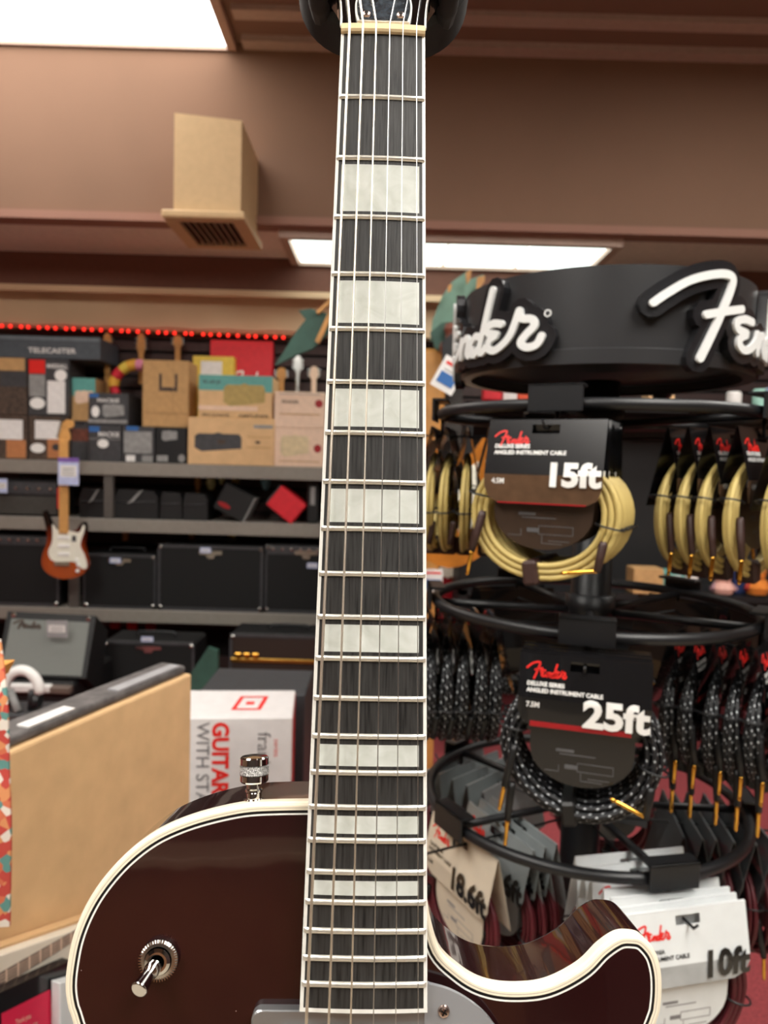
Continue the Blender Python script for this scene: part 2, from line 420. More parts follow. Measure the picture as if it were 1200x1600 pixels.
# ---- boxes with printed faces
def carton(name, label, u0, u1, v1, h_px, zb, Y, side, prints=(), depth=.28, rz=0, cat='box', group=None, gap=0):
    """box whose front bottom edge rests at height zb; u0/u1 sides, h in photo pixels"""
    v = v1
    A = at(u0, v, Y); B = at(u1, v, Y)
    w2 = (B.x-A.x)/2; h = h_px*Y/F_PX
    t = thing(name, label, cat, ((A.x+B.x)/2, Y+depth/2, zb+.001), (0, 0, rz), group)
    MB().box(-w2+gap, w2-gap, -depth/2, depth/2, 0, h, bev=.004).build('carton', side, t)
    for i, (kind, m_, a, b_, c, d) in enumerate(prints):      # fractions from left / top
        x0, x1, z1, z0 = -w2+2*w2*a, -w2+2*w2*b_, h*(1-c), h*(1-d)
        y = -depth/2; q = .0012*(1+.3*i)
        mb = MB()
        if kind == 'rect': mb.box(x0, x1, y-q, y+.0002, z0, z1)
        elif kind == 'oval':
            mb.poly([((x0+x1)/2+(x1-x0)/2*cos(2*pi*k/20), (z0+z1)/2+(z1-z0)/2*sin(2*pi*k/20)) for k in range(20)], 0, q, fn=lambda X, Z, D: (X, y-D, Z))
        elif kind == 'amp':
            H = z1-z0; W = x1-x0
            mb.poly([(x0, z0+.85*H), (x0+.08*W, z1), (x0+.4*W, z1), (x0+.5*W, z1+.08*H), (x0+.6*W, z1), (x1-.05*W, z1), (x1, z0+.8*H), (x1, z0+.2*H), (x0+.15*W, z0), (x0, z0+.2*H)], 0, q, fn=lambda X, Z, D: (X, y-D, Z))
        elif kind == 'logo': logo_flat(mb, x0, (z0+z1)/2, x1-x0, lambda X, Z, D: (X, y-D, Z), q, r=16, n=3)
        elif isinstance(kind, tuple):      # ('text', str)
            text(mb, kind[1], z1-z0, lambda X, Z, D: (X, y-D, Z), x0, z0, q, bold=(z1-z0)*.02, squeeze=(x1-x0)/max(1e-6, (max(v_[0] for v_ in text_polys(kind[1], z1-z0, (z1-z0)*.02)[0]))))
        nm = {'rect': 'printed_panel', 'oval': 'printed_badge', 'amp': 'printed_amplifier_picture', 'logo': 'logo'}.get(kind, 'lettering')
        mb.build(nm, m_, t)
    t['h'] = h
    del t['h']
    return zb+.001+h
T = lambda s: ('text', s)
Y0 = SY+.06
def top_of(v, Y=Y0, u=200): return at(u, v, Y).z

za = carton('printed_carton', 'dark brown carton with large white label and orange logo square, far left shelf end', -18, 43, 714, 68, Z1, Y0, M_kraftd,
    [('rect', M_paper, .02, .88, .10, .55), ('rect', M_orange, .46, .96, .56, .97), ('rect', M_kraft2, 0, .2, .6, .95)])
zb = carton('printed_carton', 'dark brown carton with white label, white oval and orange square, second from shelf end', 45, 106, 715, 68, Z1, Y0, M_kraftd,
    [('rect', M_paper, .16, .82, .10, .52), ('oval', M_white, .04, .42, .62, .84), ('rect', M_orange, .48, .93, .52, .95), ('oval', M_dgrey, .6, .8, .62, .78)])
zc = carton('printed_carton', 'dark patterned brown carton with tan top band, upper at far left', -18, 42, 650, 88, za, Y0, M_kraftd,
    [('rect', M_kraft2, 0, .95, 0, .22), ('rect', M_dgrey, .3, 1, .24, .5)])
zd = carton('printed_carton', 'charcoal carton with red label, grey picture and white delivery sheets', 44, 107, 648, 88, zb, Y0, M_dgrey,
    [('rect', M_red, .02, .42, 0.02, .26), ('rect', M_grey, .03, .42, .28, .66), ('oval', M_white, .04, .42, .68, .88), ('rect', M_paper, .48, .92, .38, .95), ('oval', M_white, .66, .96, .18, .38), (T('MARSHALL'), M_paper, .46, .98, .05, .16)])
carton('long_case_box', 'long slate grey box with white TELECASTER lettering on top of the stack', -30, 156, 560, 34, max(zc, zd), Y0, mat('slate_grey_card', '4a5158', .5),
    [('rect', mat('pale_slate_card', '6c757c', .5), 0, 1, 0, .16), (T('TELECASTER'), M_paper, .40, .80, .42, .74)], depth=.34)
ze = carton('printed_carton', 'small teal and tan carton tucked beside the charcoal carton', 110, 148, 708, 62, Z1, Y0+.06, M_dgrey, [('rect', M_coco, 0, 1, .2, .5)])
carton('printed_carton', 'teal topped tan carton stacked just right of the charcoal carton', 109, 149, 640, 66, ze, Y0+.06, M_kraft2, [('rect', M_teal, 0, 1, 0, .42), ('amp', M_kraftp, .2, .95, .3, .6)])
zf = carton('printed_carton', 'black mixer carton with silver picture, lower of the pair', 138, 189, 722, 56, Z1, Y0-.02, M_dgrey,
    [('rect', M_blue, .02, .34, .03, .18), (T('MACKIE'), M_paper, .3, .95, .12, .3), ('oval', M_white, .28, .62, .38, .62), ('rect', M_grey, .02, .98, .36, .38)])
carton('printed_carton', 'black mixer carton with silver picture, upper of the pair', 138, 200, 664, 50, zf, Y0-.02, M_dgrey,
    [('rect', M_blue, .02, .26, .03, .14), (T('MACKIE'), M_paper, .22, .78, .12, .28), ('oval', M_white, .08, .28, .4, .75), ('rect', M_grey, .0, .98, .82, .92), ('amp', M_grey, .36, .9, .35, .75)])
zg = carton('printed_carton', 'black carton with wide pale grey label below the kraft box', 191, 241, 722, 56, Z1, Y0-.02, M_dgrey,
    [('rect', M_blue, .12, .5, .0, .12), ('rect', M_grey, .05, .92, .14, .74), ('rect', M_paper, .12, .4, .8, .97), ('rect', M_grey, .62, .95, .8, .97)])
carton('printed_carton', 'black carton with silver fittings picture between labels and amp picture box', 243, 291, 724, 56, Z1, Y0-.02, M_black,
    [('amp', M_grey, .2, .7, .1, .38), ('rect', M_grey, .04, .4, .78, .95), ('oval', M_grey, .74, .96, .74, .96)])
carton('printed_carton', 'tall plain kraft carton with dark square emblem on its front', 222, 294, 665, 103, zg, Y0, M_kraft2,
    [('rect', M_kraftd, .36, .42, .2, .44), ('rect', M_kraftd, .70, .76, .2, .44), ('rect', M_kraftd, .36, .76, .4, .46), ('rect', mat('kraft_seam', 'a98456', .7), 0, 1, .78, .80), ('rect', mat('kraft_seam', 'a98456', .7), .66, .67, 0, .78)])
zh = carton('printed_carton', 'wide tan carton printed with a black amplifier picture', 293, 428, 727, 73, Z1, Y0-.05, M_kraft,
    [('amp', M_dgrey, .08, .62, .34, .72), ('oval', M_kraftd, .34, .44, .46, .56), ('rect', M_grey, .76, .98, .13, .2), ('rect', M_kraft2, .68, .96, .38, .4), ('rect', M_kraft2, .68, .96, .6, .62), ('oval', M_kraftd, .78, .84, .47, .53)])
carton('printed_carton', 'tan carton with teal top and a tweed amplifier picture', 310, 425, 655, 66, zh, Y0-.03, M_kraft,
    [('rect', M_teal, .0, 1, 0, .38), ('rect', M_kraft, 0, .45, .36, .5), ('amp', mat('tweed_picture', 'b0985a', .6), .34, .9, .22, .72), (T('BLUES JR'), M_dgrey, .06, .3, .1, .2), ('rect', M_kraftp, 0, .8, .72, .82), (T('PRO JUNIOR'), M_kraftd, .05, .42, .88, .97), (T('AMPLIFIER'), M_kraftd, .54, .96, .88, .97)])
carton('printed_carton', 'yellow carton with white delivery sheet behind the teal topped box', 300, 364, 655, 98, zh, Y0+.22, M_yel,
    [('rect', M_paper, .2, .72, .08, .55)], depth=.15)
carton('printed_carton', 'tall bright red carton with white script wordmark against the slat wall', 327, 424, 655, 124, zh, Y0+.3, M_redbox,
    [('logo', M_white, .36, .88, .30, .60)], depth=.08)
zi = carton('printed_carton', 'pale pink carton with red dot and small amp picture, lower of two', 428, 507, 732, 60, Z1, Y0-.04, M_kraftp,
    [('amp', mat('cream_amp_picture', 'd8c49c', .6), .12, .68, .2, .75), ('oval', M_redd, .78, .93, .4, .62), ('rect', M_kraft2, .1, .9, .84, .87)])
carton('printed_carton', 'pale pink carton with red dot, upper of two', 428, 507, 673, 56, zi, Y0-.04, M_kraftp,
    [('oval', M_redd, .8, .96, .2, .42), (T('FENDER'), M_kraftd, .14, .48, .2, .32), ('rect', M_kraft2, .1, .9, .6, .63), ('rect', M_grey, .1, .9, .05, .07)])

# ---- things hanging on the slat wall above and between the shelves
def headstock(label, u, v0, v1, m_, wpx=9):
    Y = YW-.12; A = at(u, v0, Y); B = at(u, v1, Y); L = A.z-B.z; s = Y/F_PX; r = wpx*s/2
    t = thing('hanging_guitar', label, 'guitar', (A.x, Y, B.z))
    MB().box(-r*.7, r*.7, -.012, .012, 0, L*.62, bev=.004).build('neck', m_, t)
    MB().poly([(-r*.8, L*.6), (-r*1.3, L*.72), (-r*.9, L*.95), (0, L), (r*.9, L*.96), (r*1.3, L*.72), (r*.8, L*.6)], -.01, .01, fn=lambda x, z, y: (x, y, z)).build('headstock', m_, t)
    q = MB()
    for k in range(3):
        for sg in (-1, 1): q.box(sg*r*1.5-.008, sg*r*1.5+.008, -.004, .004, L*(.68+.09*k), L*(.72+.09*k))
    q.build('tuners', M_nickel, t)
headstock('maple guitar neck with tag hanging left of the striped strap', 168, 520, 616, M_maple, 11)
headstock('maple guitar headstock hanging just above the kraft carton', 221, 520, 600, M_wood, 10)
headstock('dark amber guitar headstock hanging left of the red carton', 278, 524, 570, M_wood, 11)
headstock('orange brown guitar headstock above the pale pink cartons', 440, 574, 622, M_wood, 12)
headstock('pale metal stick shaped headstock above the pale pink cartons', 466, 555, 622, M_nickel, 9)
headstock('tilted pale wooden headstock right of the others by the neck', 491, 572, 622, M_kraftp, 11)
# striped strap
t = thing('guitar_strap', 'red and yellow striped curved strap hung in front of the slat wall', 'strap', at(200, 615, 4.9))
A0 = t.location.copy()
path = smooth([at(u, v, 4.95)-A0 for u, v in ((182, 616), (178, 600), (184, 585), (197, 574), (212, 570), (224, 572))], 8)
cols = [mat('strap_red', 'cf2436', .7), mat('strap_yellow', 'e0a53c', .7), M_yel, mat('strap_pink', 'e08aa8', .7)]
L = len(path)
for i in range(6):
    a, b_ = i*(L-1)//6, (i+1)*(L-1)//6
    seg = path[a:b_+1]
    MB().tube(seg, .038 if i else .03, 8).build('strap_band', [cols[0], cols[1], cols[0], cols[2], cols[1], cols[3]][i], t)

def hang_round(label, u, v, r_px, m_, h=1.4):
    Y = SY+.3; A = at(u, v, Y); r = r_px*Y/F_PX
    t = thing('hanging_shaker', label, 'shaker', (A.x, Y, A.z-r*h))
    MB().lathe([(0, 0), (r*.6, r*.25), (r, r*h), (r*.7, r*h*1.7), (r*.2, r*h*2), (r*.2, Z1-.0205-A.z+r*h), (0, Z1-.0203-A.z+r*h)], 12).build('shaker_body', m_, t)
hang_round('pale yellow round shaker hanging under the top shelf, the larger one', 330, 755, 8, mat('pale_yellow_plastic', 'd6d49a', .4))
hang_round('small pale green shaker hanging beside the larger yellow one', 346, 750, 5, mat('pale_green_plastic', 'c3c795', .4))
hang_round('dull gold shaker hanging in the middle under the top shelf', 368, 751, 6, mat('dull_gold_plastic', 'b09a48', .4))
hang_round('light blue shaker hanging under the top shelf above the red box', 415, 753, 8, mat('light_blue_plastic', '7fb8c4', .4), 1.6)
hang_round('brown wooden drumstick shaped piece hanging left of the shakers', 309, 755, 5, M_wood, 3)
for u, m_, l in ((196, M_orange, 'orange'), (300, M_wood, 'tan'), (362, M_yel, 'yellow'), (473, M_coco, 'dark brown')):
    Y = SY+.3; A = at(u, 845, Y)
    t = thing('instrument_peg', l+' wooden peg showing under the second shelf', 'peg', (A.x, Y, A.z))
    MB().tube([(0, 0, 0), (0, 0, Z2-.0205-A.z)], .022, 8).build('peg_shaft', m_, t)

# ---- second shelf goods
def amp_head(label, u0, u1, v0, v1, zb, Y, depth=.25, knobs=6, face=M_grillk, name='amplifier_head'):
    A, B = at(u0, v1, Y), at(u1, v1, Y); W = (B.x-A.x)/2; h = (v1-v0)*Y/F_PX
    t = thing(name, label, 'amplifier', ((A.x+B.x)/2, Y+depth/2, zb+.001))
    MB().box(-W, W, -depth/2, depth/2, 0, h, bev=.012).build('cabinet', M_tolex, t)
    p = MB().box(-W*.94, W*.94, -depth/2-.004, -depth/2+.001, h*.60, h*.92).build('control_panel', M_dgrey, t)
    for k in range(knobs):
        MB().lathe([(0, .02), (.010, .018), (.011, 0)], 10, M=Matrix.Translation((-W*.8+1.6*W*k/(knobs-1), -depth/2-.003, h*.76)) @ Matrix.Rotation(pi/2, 4, 'X')).build('knob', M_nickel, p)
    MB().box(-W*.94, W*.94, -depth/2-.004, -depth/2+.001, h*.06, h*.54).build('grille', face, t)
    MB().tube(smooth([(-W*.3, 0, h), (-W*.28, 0, h+.03), (W*.28, 0, h+.03), (W*.3, 0, h)], 4), .008, 6).build('handle', M_black, t)
    return t
amp_head('wide grey-fronted amplifier head at the left end of the second shelf', -20, 92, 748, 806, Z2, SY+.03, face=mat('olive_grey_panel', '3d3c38', .6))
def bag(label, u0, u1, v0, v1, m_=M_tolex, tagged=True, name='gear_bag'):
    Y = SY+.05; A, B = at(u0, v1, Y), at(u1, v1, Y); W = (B.x-A.x)/2; h = (v1-v0)*Y/F_PX; d = .2
    t = thing(name, label, 'bag', ((A.x+B.x)/2, Y+d/2, Z2+.001))
    MB().poly([(-W, 0), (-W*.98, h*.7), (-W*.8, h), (W*.75, h*.96), (W*.98, h*.75), (W, 0)], -d/2, d/2, fn=lambda x, z, y: (x, y, z)).build('bag_body', m_, t)
    MB().tube([(-W*.9, -d/2-.003, h*.55), (W*.9, -d/2-.003, h*.6)], .004, 5).build('zip', M_dgrey, t)
    if tagged:
        MB().hexa([(-W*.4, -d/2-.008, h*.5), (-W*.1, -d/2-.008, h*.6), (W*.35, -d/2-.008, h*1.02), (W*.1, -d/2-.008, h*.9), (-W*.4, -d/2-.004, h*.5), (-W*.1, -d/2-.004, h*.6), (W*.35, -d/2-.004, h*1.02), (W*.1, -d/2-.004, h*.9)]).build('silver_strap', M_grey, t)
bag('small black bag with grey tag just right of the little guitar', 124, 172, 764, 810)
bag('black bag with pale silver strap, next along the second shelf', 178, 247, 766, 812)
bag('plain black bag in the middle of the second shelf', 250, 284, 770, 814, tagged=False)
bag('small plain black bag left of the tilted black speaker', 286, 324, 772, 815, tagged=False)
def tilted_box(name, label, c, w_, h_, d_, ang, m_, extra=None):
    t = thing(name, label, 'box', c, (0, ang, 0))
    MB().box(-w_/2, w_/2, -d_/2, d_/2, 0, h_, bev=.008).build('body', m_, t)
    return t
s = SY/F_PX
p = at(365, 815, SY+.1)
t = tilted_box('tilted_speaker', 'black angled speaker with red oval badge leaning on the second shelf', (p.x-.03, SY+.15, Z2+.04), .22, .19, .2, radians(26), M_tolex)
MB().poly([(-.05+.045*cos(2*pi*k/16), .05+.016*sin(2*pi*k/16)) for k in range(16)], 0, .003, fn=lambda x, z, y: (x, -.1-y, z)).build('badge', M_redd, t)
MB().box(.105, .112, -.102, .1, .005, .185).build('edge_strip', M_grey, t)
p = at(440, 818, SY+.08)
t = tilted_box('tilted_box', 'bright red box leaning at an angle on the second shelf', (p.x-.015, SY+.12, Z2+.058), .21, .16, .2, radians(38), M_redbox)
MB().box(-.112, -.104, -.1, .1, .01, .155).build('side_panel', M_dgrey, t)
p = at(488, 818, SY+.1)
t = thing('speaker_column', 'narrow dark upright device with grey badge beside the guitar neck', 'speaker', (p.x, SY+.15, Z2+.001))
MB().box(-.04, .04, -.06, .06, 0, .28, bev=.01).build('body', M_tolex, t)
MB().box(-.015, .015, -.064, -.059, .12, .24).build('badge', M_grey, t)

# ---- combo amplifiers
def combo(label, u0, u1, v0, v1, zb, Y, depth=.3, badge=True, ctrl=False, tilt=0, grille=M_grillk, logo=False, floor=False):
    A, B = at(u0, v1, Y), at(u1, v1, Y); W = (B.x-A.x)/2; h = at((u0+u1)/2, v0, Y).z-(zb+.001)
    t = thing('combo_amplifier', label, 'amplifier', ((A.x+B.x)/2, Y+depth/2, zb+.001), (tilt, 0, 0))
    MB().box(-W, W, -depth/2+.01, depth/2, 0, h, bev=.015).build('cabinet', M_tolex, t)
    top = h*.86 if ctrl else h*.95
    g = MB().box(-W*.95, W*.95, -depth/2, -depth/2+.012, h*.05, top, 0, bev=.003).build('grille', grille, t)
    fr = MB(); e = .008
    for a, b_, c, d in ((-W, W, 0, h*.05), (-W, W, top, top+h*.04), (-W, -W*.95, 0, h), (W*.95, W, 0, h)):
        fr.box(a, b_, -depth/2-.003, -depth/2+.012, c, d)
    fr.build('front_frame', M_dgrey if not floor else M_tolex, t)
    for x in (-W+.018, W-.018):
        for z_ in (.02, h-.02):
            MB().lathe([(0, .006), (.008, .005), (.013, 0), (.013, -.01)], 12, M=Matrix.Translation((x, -depth/2-.003, z_)) @ Matrix.Rotation(pi/2, 4, 'X')).build('corner_protector', M_nickel, t)
    MB().tube(smooth([(-.11, 0, h), (-.1, 0, h+.025), (.1, 0, h+.025), (.11, 0, h)], 4), .009, 6).build('handle', M_black, t)
    if badge:
        MB().poly([(-.075, h*.86), (-.075, h*.92), (.075, h*.92), (.075, h*.86), (.03, h*.855), (.02, h*.8), (-.02, h*.8), (-.03, h*.855)], 0, .005, fn=lambda x, z, y: (x, -depth/2-y, z)).build('badge', M_nickel, t)
    if ctrl:
        p_ = MB().box(-W*.93, W*.93, -depth/2+.001, -depth/2+.011, h*.895, h*.985).build('control_panel', M_dgrey, t)
        for k in range(7):
            MB().lathe([(0, .02), (.010, .018), (.011, 0)], 10, M=Matrix.Translation((-W*.8+.22*W*k, -depth/2, h*.94)) @ Matrix.Rotation(pi/2, 4, 'X')).build('knob', M_nickel, p_)
    if logo:
        q = MB(); logo_flat(q, -W*.8, h*.84, W*.5, lambda x, z, y: (x, -depth/2-y, z), .004, r=20); q.build('logo', M_nickel, t)
    return t, W, h
combo('big black amplifier with wide dark grille at the left end of the amp shelf', -40, 92, 836, 950, Z3, SY+.02, badge=False, ctrl=True)
combo('smallest black amplifier with silver badge, between upright and wide amplifier', 130, 243, 866, 952, Z3, SY+.02)
combo('widest black amplifier with cream coloured badge in the middle of the amp shelf', 246, 410, 852, 954, Z3, SY+.02)
combo('black amplifier with knobs along the top edge beside the guitar neck', 413, 540, 852, 954, Z3, SY+.02, ctrl=True)
# price tags on those amps
def price_tag(label, c, w_, h_, m_=M_lightblue, rot=(0, 0, 0), bars=True, purple=False):
    t = thing('price_tag', label, 'price tag', c, rot)
    MB().box(-w_/2, w_/2, -.0008, .0008, 0, h_).build('tag_card', m_, t)
    if bars:
        q = MB().box(-w_*.4, w_*.4, -.0016, -.0008, h_*.3, h_*.72)
        q.build('printed_panel', M_paper, t)
        q = MB()
        for k in range(3): q.box(-w_*.3, w_*.3, -.0022, -.0016, h_*(.36+.11*k), h_*(.40+.11*k))
        q.build('print_lines', M_grey, t)
    if purple:
        MB().box(-w_/2, w_/2, -.0016, -.0008, h_*.84, h_).build('header_band', mat('purple_print', '7a5aa8', .5), t)
    return t
for u, v, l in ((180, 880, 'small pale price tag on top edge of the smallest black amplifier'), (321, 864, 'pale price tag on the widest black amplifier'), (488, 888, 'pale price tag on the amplifier by the neck')):
    price_tag(l, at(u, v, SY-.0), .07, .035)
price_tag('white price tag clipped at the left end of the second shelf edge', at(3, 770, SY-.02), .07, .09)

# little items under the third shelf
for k, (u, v, m_) in enumerate(((180, 978, M_redd), (207, 979, M_red), (236, 981, M_redd), (392, 982, M_red), (408, 981, M_red), (435, 983, M_green), (460, 983, M_coco), (482, 981, M_teal))):
    p = at(u, v, SY+.25)
    t = thing('small_packet', ['dark red packet, leftmost in the gap under the amp shelf', 'bright red packet under the amp shelf behind the small black amplifier', 'dark red packet, third from left in the gap under the amp shelf', 'red packet in the gap under the amp shelf above the gold trimmed amplifier', 'second red packet above the gold trimmed amplifier', 'green packet above the gold trimmed amplifier', 'brown packet above the gold trimmed amplifier', 'teal packet nearest the neck above the gold trimmed amplifier'][k], 'packet', (p.x, p.y, p.z-.02))
    MB().box(-.035, .035, -.01, .01, 0, .05, bev=.008).build('pouch', m_, t)
    MB().box(-.006, .006, -.001, .001, .045, Z3-.0203-t.location.z).build('hanging_strip', M_dgrey, t)

# lower level: back row standing on a plinth
PL = .12
t = thing('display_plinth', 'low dark plinth under the lower row of amplifiers', 'plinth', (-.75, 4.35, 0))
MB().box(-1.05, 1.0, -.25, .35, 0, PL, bev=.01).build('plinth_body', M_tolex, t)
combo('black amplifier low down with a small round badge above the long carton', 160, 302, 1003, 1150, PL, 4.25)
price_tag('small pale price tag on top of the low black amplifier', at(230, 1003, 4.23), .07, .03)
t, W, h = combo('black amplifier with brown grille, gold piping and gold badge beside the neck', 356, 530, 992, 1180, PL, 4.2, badge=False, grille=mat('dark_brown_grille', '2b1c14', .7, var=.2, vscale=300))
MB().box(-W*.97, W*.97, -.162, -.15, h-.165, h-.14, bev=.004).build('gold_piping', mat('gold_trim', 'c49a4a', .35, 1), t)
q = MB(); 
for k in range(3): q.box(-W*.9+.05*k, -W*.9+.05*k+.04, -.165, -.155, h-.135, h-.11, bev=.006)
q.build('gold_badge', M_gold, t)
# green panel
p0 = at(300, 1075, 3.9)
t = thing('green_board', 'dark green painted board standing between the two lower amplifiers', 'board', (p0.x, 3.9, 0))
q = [at(u, v, 3.9)-t.location for u, v in ((290, 1140), (343, 1140), (341, 1016), (326, 1011), (300, 1050))]
MB().poly([(x.x, x.z) for x in q] + [], -.02, .02, fn=lambda x, z, y: (x, y, z)).build('board_panel', M_green, t)
MB().box(q[0].x+.03, q[1].x-.03, -.012, .012, 0, q[0].z).build('board_leg', M_green, t)

# grey fronted amp leaning back on a stand at far left
t = thing('tilted_amplifier', 'leaning grey-fronted amplifier with silver script logo at far left', 'amplifier', at(75, 1062, 3.75))
A, B, C_, D = [at(u, v, y)-t.location for u, v, y in ((-6, 1055, 3.75), (134, 1060, 3.75), (150, 962, 3.95), (12, 955, 3.95))]
nrm = (B-A).cross(D-A).normalized()
if nrm.y < 0: nrm = -nrm
MB().hexa([A, B, C_, D] + [x + nrm*.22 for x in (A, B, C_, D)]).build('cabinet', M_tolex, t)
def on_q(a, b_, off=-.004): return A + (B-A)*a + (D-A)*b_ + (C_-D-(B-A))*a*b_ + nrm*off
MB().hexa([on_q(.05, .03), on_q(.95, .03), on_q(.94, .88), on_q(.06, .88)] + [on_q(.05, .03, 0.001), on_q(.95, .03, 0.001), on_q(.94, .88, 0.001), on_q(.06, .88, 0.001)]).build('grille', M_grillg, t)
q = MB(); logo_flat(q, .1, .80, .3, lambda x, y, z: on_q(x, y, -.005-z), .003, r=26); q.build('logo', M_nickel, t)
for a, b_ in ((.08, .94), (.92, .94)):
    c = on_q(a, b_)
    MB().lathe([(0, .006), (.012, .004), (.014, 0)], 10, M=Matrix.Translation(c) @ Matrix.Rotation(pi/2, 4, 'X')).build('corner_protector', M_nickel, t)
c = at(89, 996, 3.80)
price_tag('grey striped price tag hanging on the leaning grey-fronted amplifier', c, .11, .09, mat('silver_tag', '9a9a9c', .4))
t = thing('road_case', 'black case carrying the leaning grey-fronted amplifier', 'case', at(75, 1085, 3.9)*1)
t.location.z = 0
h = at(75, 1064, 3.72).z
MB().box(-.42, .22, -.2, .35, 0, h-.002, bev=.015).build('case_body', M_tolex, t)
MB().box(-.1, .22, -.24, -.195, h-.05, h-.012, bev=.006).build('ledge', mat('brown_grey_metal', '6a5c54', .4), t)
MB().box(-.12, .12, -.243, -.2, h-.045, h-.006, bev=.006).build('white_strip', M_paper, t)  # plain white strip across the ledge
# white headphones hanging on the left
p = at(34, 1075, 3.0)
t = thing('headphones', 'white rounded headphones resting above the long cardboard carton', 'headphones', (p.x, 3.0, p.z))
arc = [(.075*cos(a), 0, .02+.095*sin(a)-.04) for a in [pi*k/14 for k in range(15)]]
MB().tube(arc, .022, 10).build('headband', M_white, t)
for sg in (-1, 1):
    MB().lathe([(0, .02), (.03, .018), (.036, .0), (.03, -.018), (0, -.02)], 16, M=Matrix.Translation((sg*.06, 0, -.05)) @ Matrix.Rotation(pi/2, 4, 'Y')).build('ear_cup', M_black, t)
MB().tube([(.0, -.03, -.09), (-.05, .0, -.01)], .016, 8).build('arm', M_grey, t)
MB().tube([(.03, .01, -.09), (.04, .0, -.01)], .012, 8).build('arm', M_dgrey, t)
MB().box(-.1, .16, -.05, .12, -.13, -.092, bev=.01).build('rest_block', M_dgrey, t)
tz = t.location.z-.13
u_ = thing('display_pedestal', 'dark pedestal holding the white headphones', 'pedestal', (p.x+.03, 3.04, 0))
MB().box(-.13, .16, -.09, .12, 0, tz-.002, bev=.01).build('pedestal_body', M_tolex, u_)
# shiny small bag beside
p = at(78, 1098, 2.9)

# ---- little sunburst guitar hanging in front of the shelves
s = 4.5/F_PX/4.615
ctr = at(102, 780, 4.5)
def SG(X, Yp): return ((X-490)*s, -(Yp-365)*s)
t = thing('electric_guitar', 'sunburst electric guitar with cream pickguard hanging in front of the shelves', 'guitar', (ctr.x, 4.5, ctr.z))
body = [(350,450),(372,490),(398,545),(430,590),(490,600),(545,590),(580,582),(605,545),(630,525),(648,560),(640,620),(632,690),(645,760),(662,830),(640,890),(590,925),(500,942),(420,930),(355,890),(328,830),(338,760),(362,690),(368,620),(352,540),(338,480)]
bp = [tuple(v) for v in smooth([SG(*q) for q in body], 4, True)]
M_burst = bpy.data.materials.new('sunburst_lacquer'); M_burst.use_nodes = True; nn, ll, b = N(M_burst)
tc = nn.new('ShaderNodeTexCoord'); mp = nn.new('ShaderNodeMapping'); gr = nn.new('ShaderNodeTexGradient'); gr.gradient_type = 'SPHERICAL'
mp.inputs['Location'].default_value = (0, 0, 1.55); mp.inputs['Scale'].default_value = (3.4, .1, 3.9)
ra = nn.new('ShaderNodeValToRGB'); e = ra.color_ramp.elements
e[0].color = srgb('140a08'); e[0].position = .0; e[1].color = srgb('a84a1c'); e[1].position = .7
x = e.new(.3); x.color = srgb('6e2410')
ll.new(tc.outputs['Object'], mp.inputs[0]); ll.new(mp.outputs[0], gr.inputs[0]); ll.new(gr.outputs[1], ra.inputs[0]); ll.new(ra.outputs[0], b.inputs['Base Color'])
b.inputs['Roughness'].default_value = .15
f_ = lambda x, z, y: (x, -y, z)
MB().poly(bp, -.02, .02, fn=f_).build('body', M_burst, t)
pg = [tuple(v) for v in smooth([SG(*q) for q in [(410,545),(450,590),(540,592),(600,600),(632,545),(640,580),(610,690),(640,760),(660,840),(640,865),(600,850),(560,815),(430,815),(390,790),(380,740),(405,680),(410,610)]], 4, True)]
pgo = MB().poly(pg, .02, .0225, fn=f_).build('pickguard', M_mint, t)
MB().poly([SG(*q) for q in ((550,625),(580,625),(580,668),(550,668))], .0226, .0235, fn=f_).build('sticker', M_dgrey, pgo)
for yy in (640, 700, 760):
    a, c = SG(450, yy+12), SG(535, yy-12); MB().box(a[0], c[0], -.027, -.022, a[1], c[1], bev=.002).build('pickup', M_white, t)
a, c = SG(425, 845), SG(535, 815); MB().box(a[0], c[0], -.03, -.02, a[1], c[1]).build('bridge', M_nickel, t)
for q in ((585, 800), (598, 835), (592, 880)):
    a = SG(*q); MB().lathe([(0, .012), (.009, .011), (.012, 0)], 12, M=Matrix.Translation((a[0], -.022, a[1])) @ Matrix.Rotation(pi/2, 4, 'X')).build('knob', M_white, t)
a, c = SG(460, 610), SG(524, -60); MB().box(a[0], c[0], -.034, -.012, a[1], c[1], bev=.003).build('neck', M_maple, t)
q = MB()
for k in range(14): zz = SG(0, 590-k*26+k*k*.2)[1]; q.box(a[0], c[0], -.0352, -.034, zz, zz+.002)
q.build('frets', M_nickel, t)
hs = [tuple(v) for v in smooth([SG(*q) for q in [(458,-60),(452,-90),(466,-130),(476,-175),(508,-205),(548,-200),(560,-172),(545,-148),(520,-140),(532,-100),(528,-60)]], 4, True)]
MB().poly(hs, .006, .022, fn=f_).build('headstock', M_maple, t)
for k in range(6):
    a = SG(462+k*5, -85-k*21); MB().lathe([(0, .01), (.007, .009), (.008, 0)], 10, M=Matrix.Translation((a[0]-.012, -.022, a[1])) @ Matrix.Rotation(pi/2, 4, 'X')).build('tuner', M_nickel, t)
a = SG(495, -160)
u_ = thing('wall_hook', 'dark hook arm the little sunburst guitar hangs from', 'hook', (ctr.x+a[0], 4.5, ctr.z+a[1]+.03))
MB().tube([(0, SY-4.5, 0), (0, .0, 0), (0, -.04, .015)], .007, 8).build('rod', M_black, u_)
c = at(107, 758, 4.44)
price_tag('purple topped price tag hanging on the neck of the little sunburst guitar', (at(107, 758, 4.44).x, 4.44, at(107, 758, 4.44).z), .125, .165, M_lightblue, purple=True)
c = at(96, 795, 4.56)
t = thing('hanging_tag', 'red hanging tag behind the little guitar neck', 'tag', (c.x, 4.56, c.z))
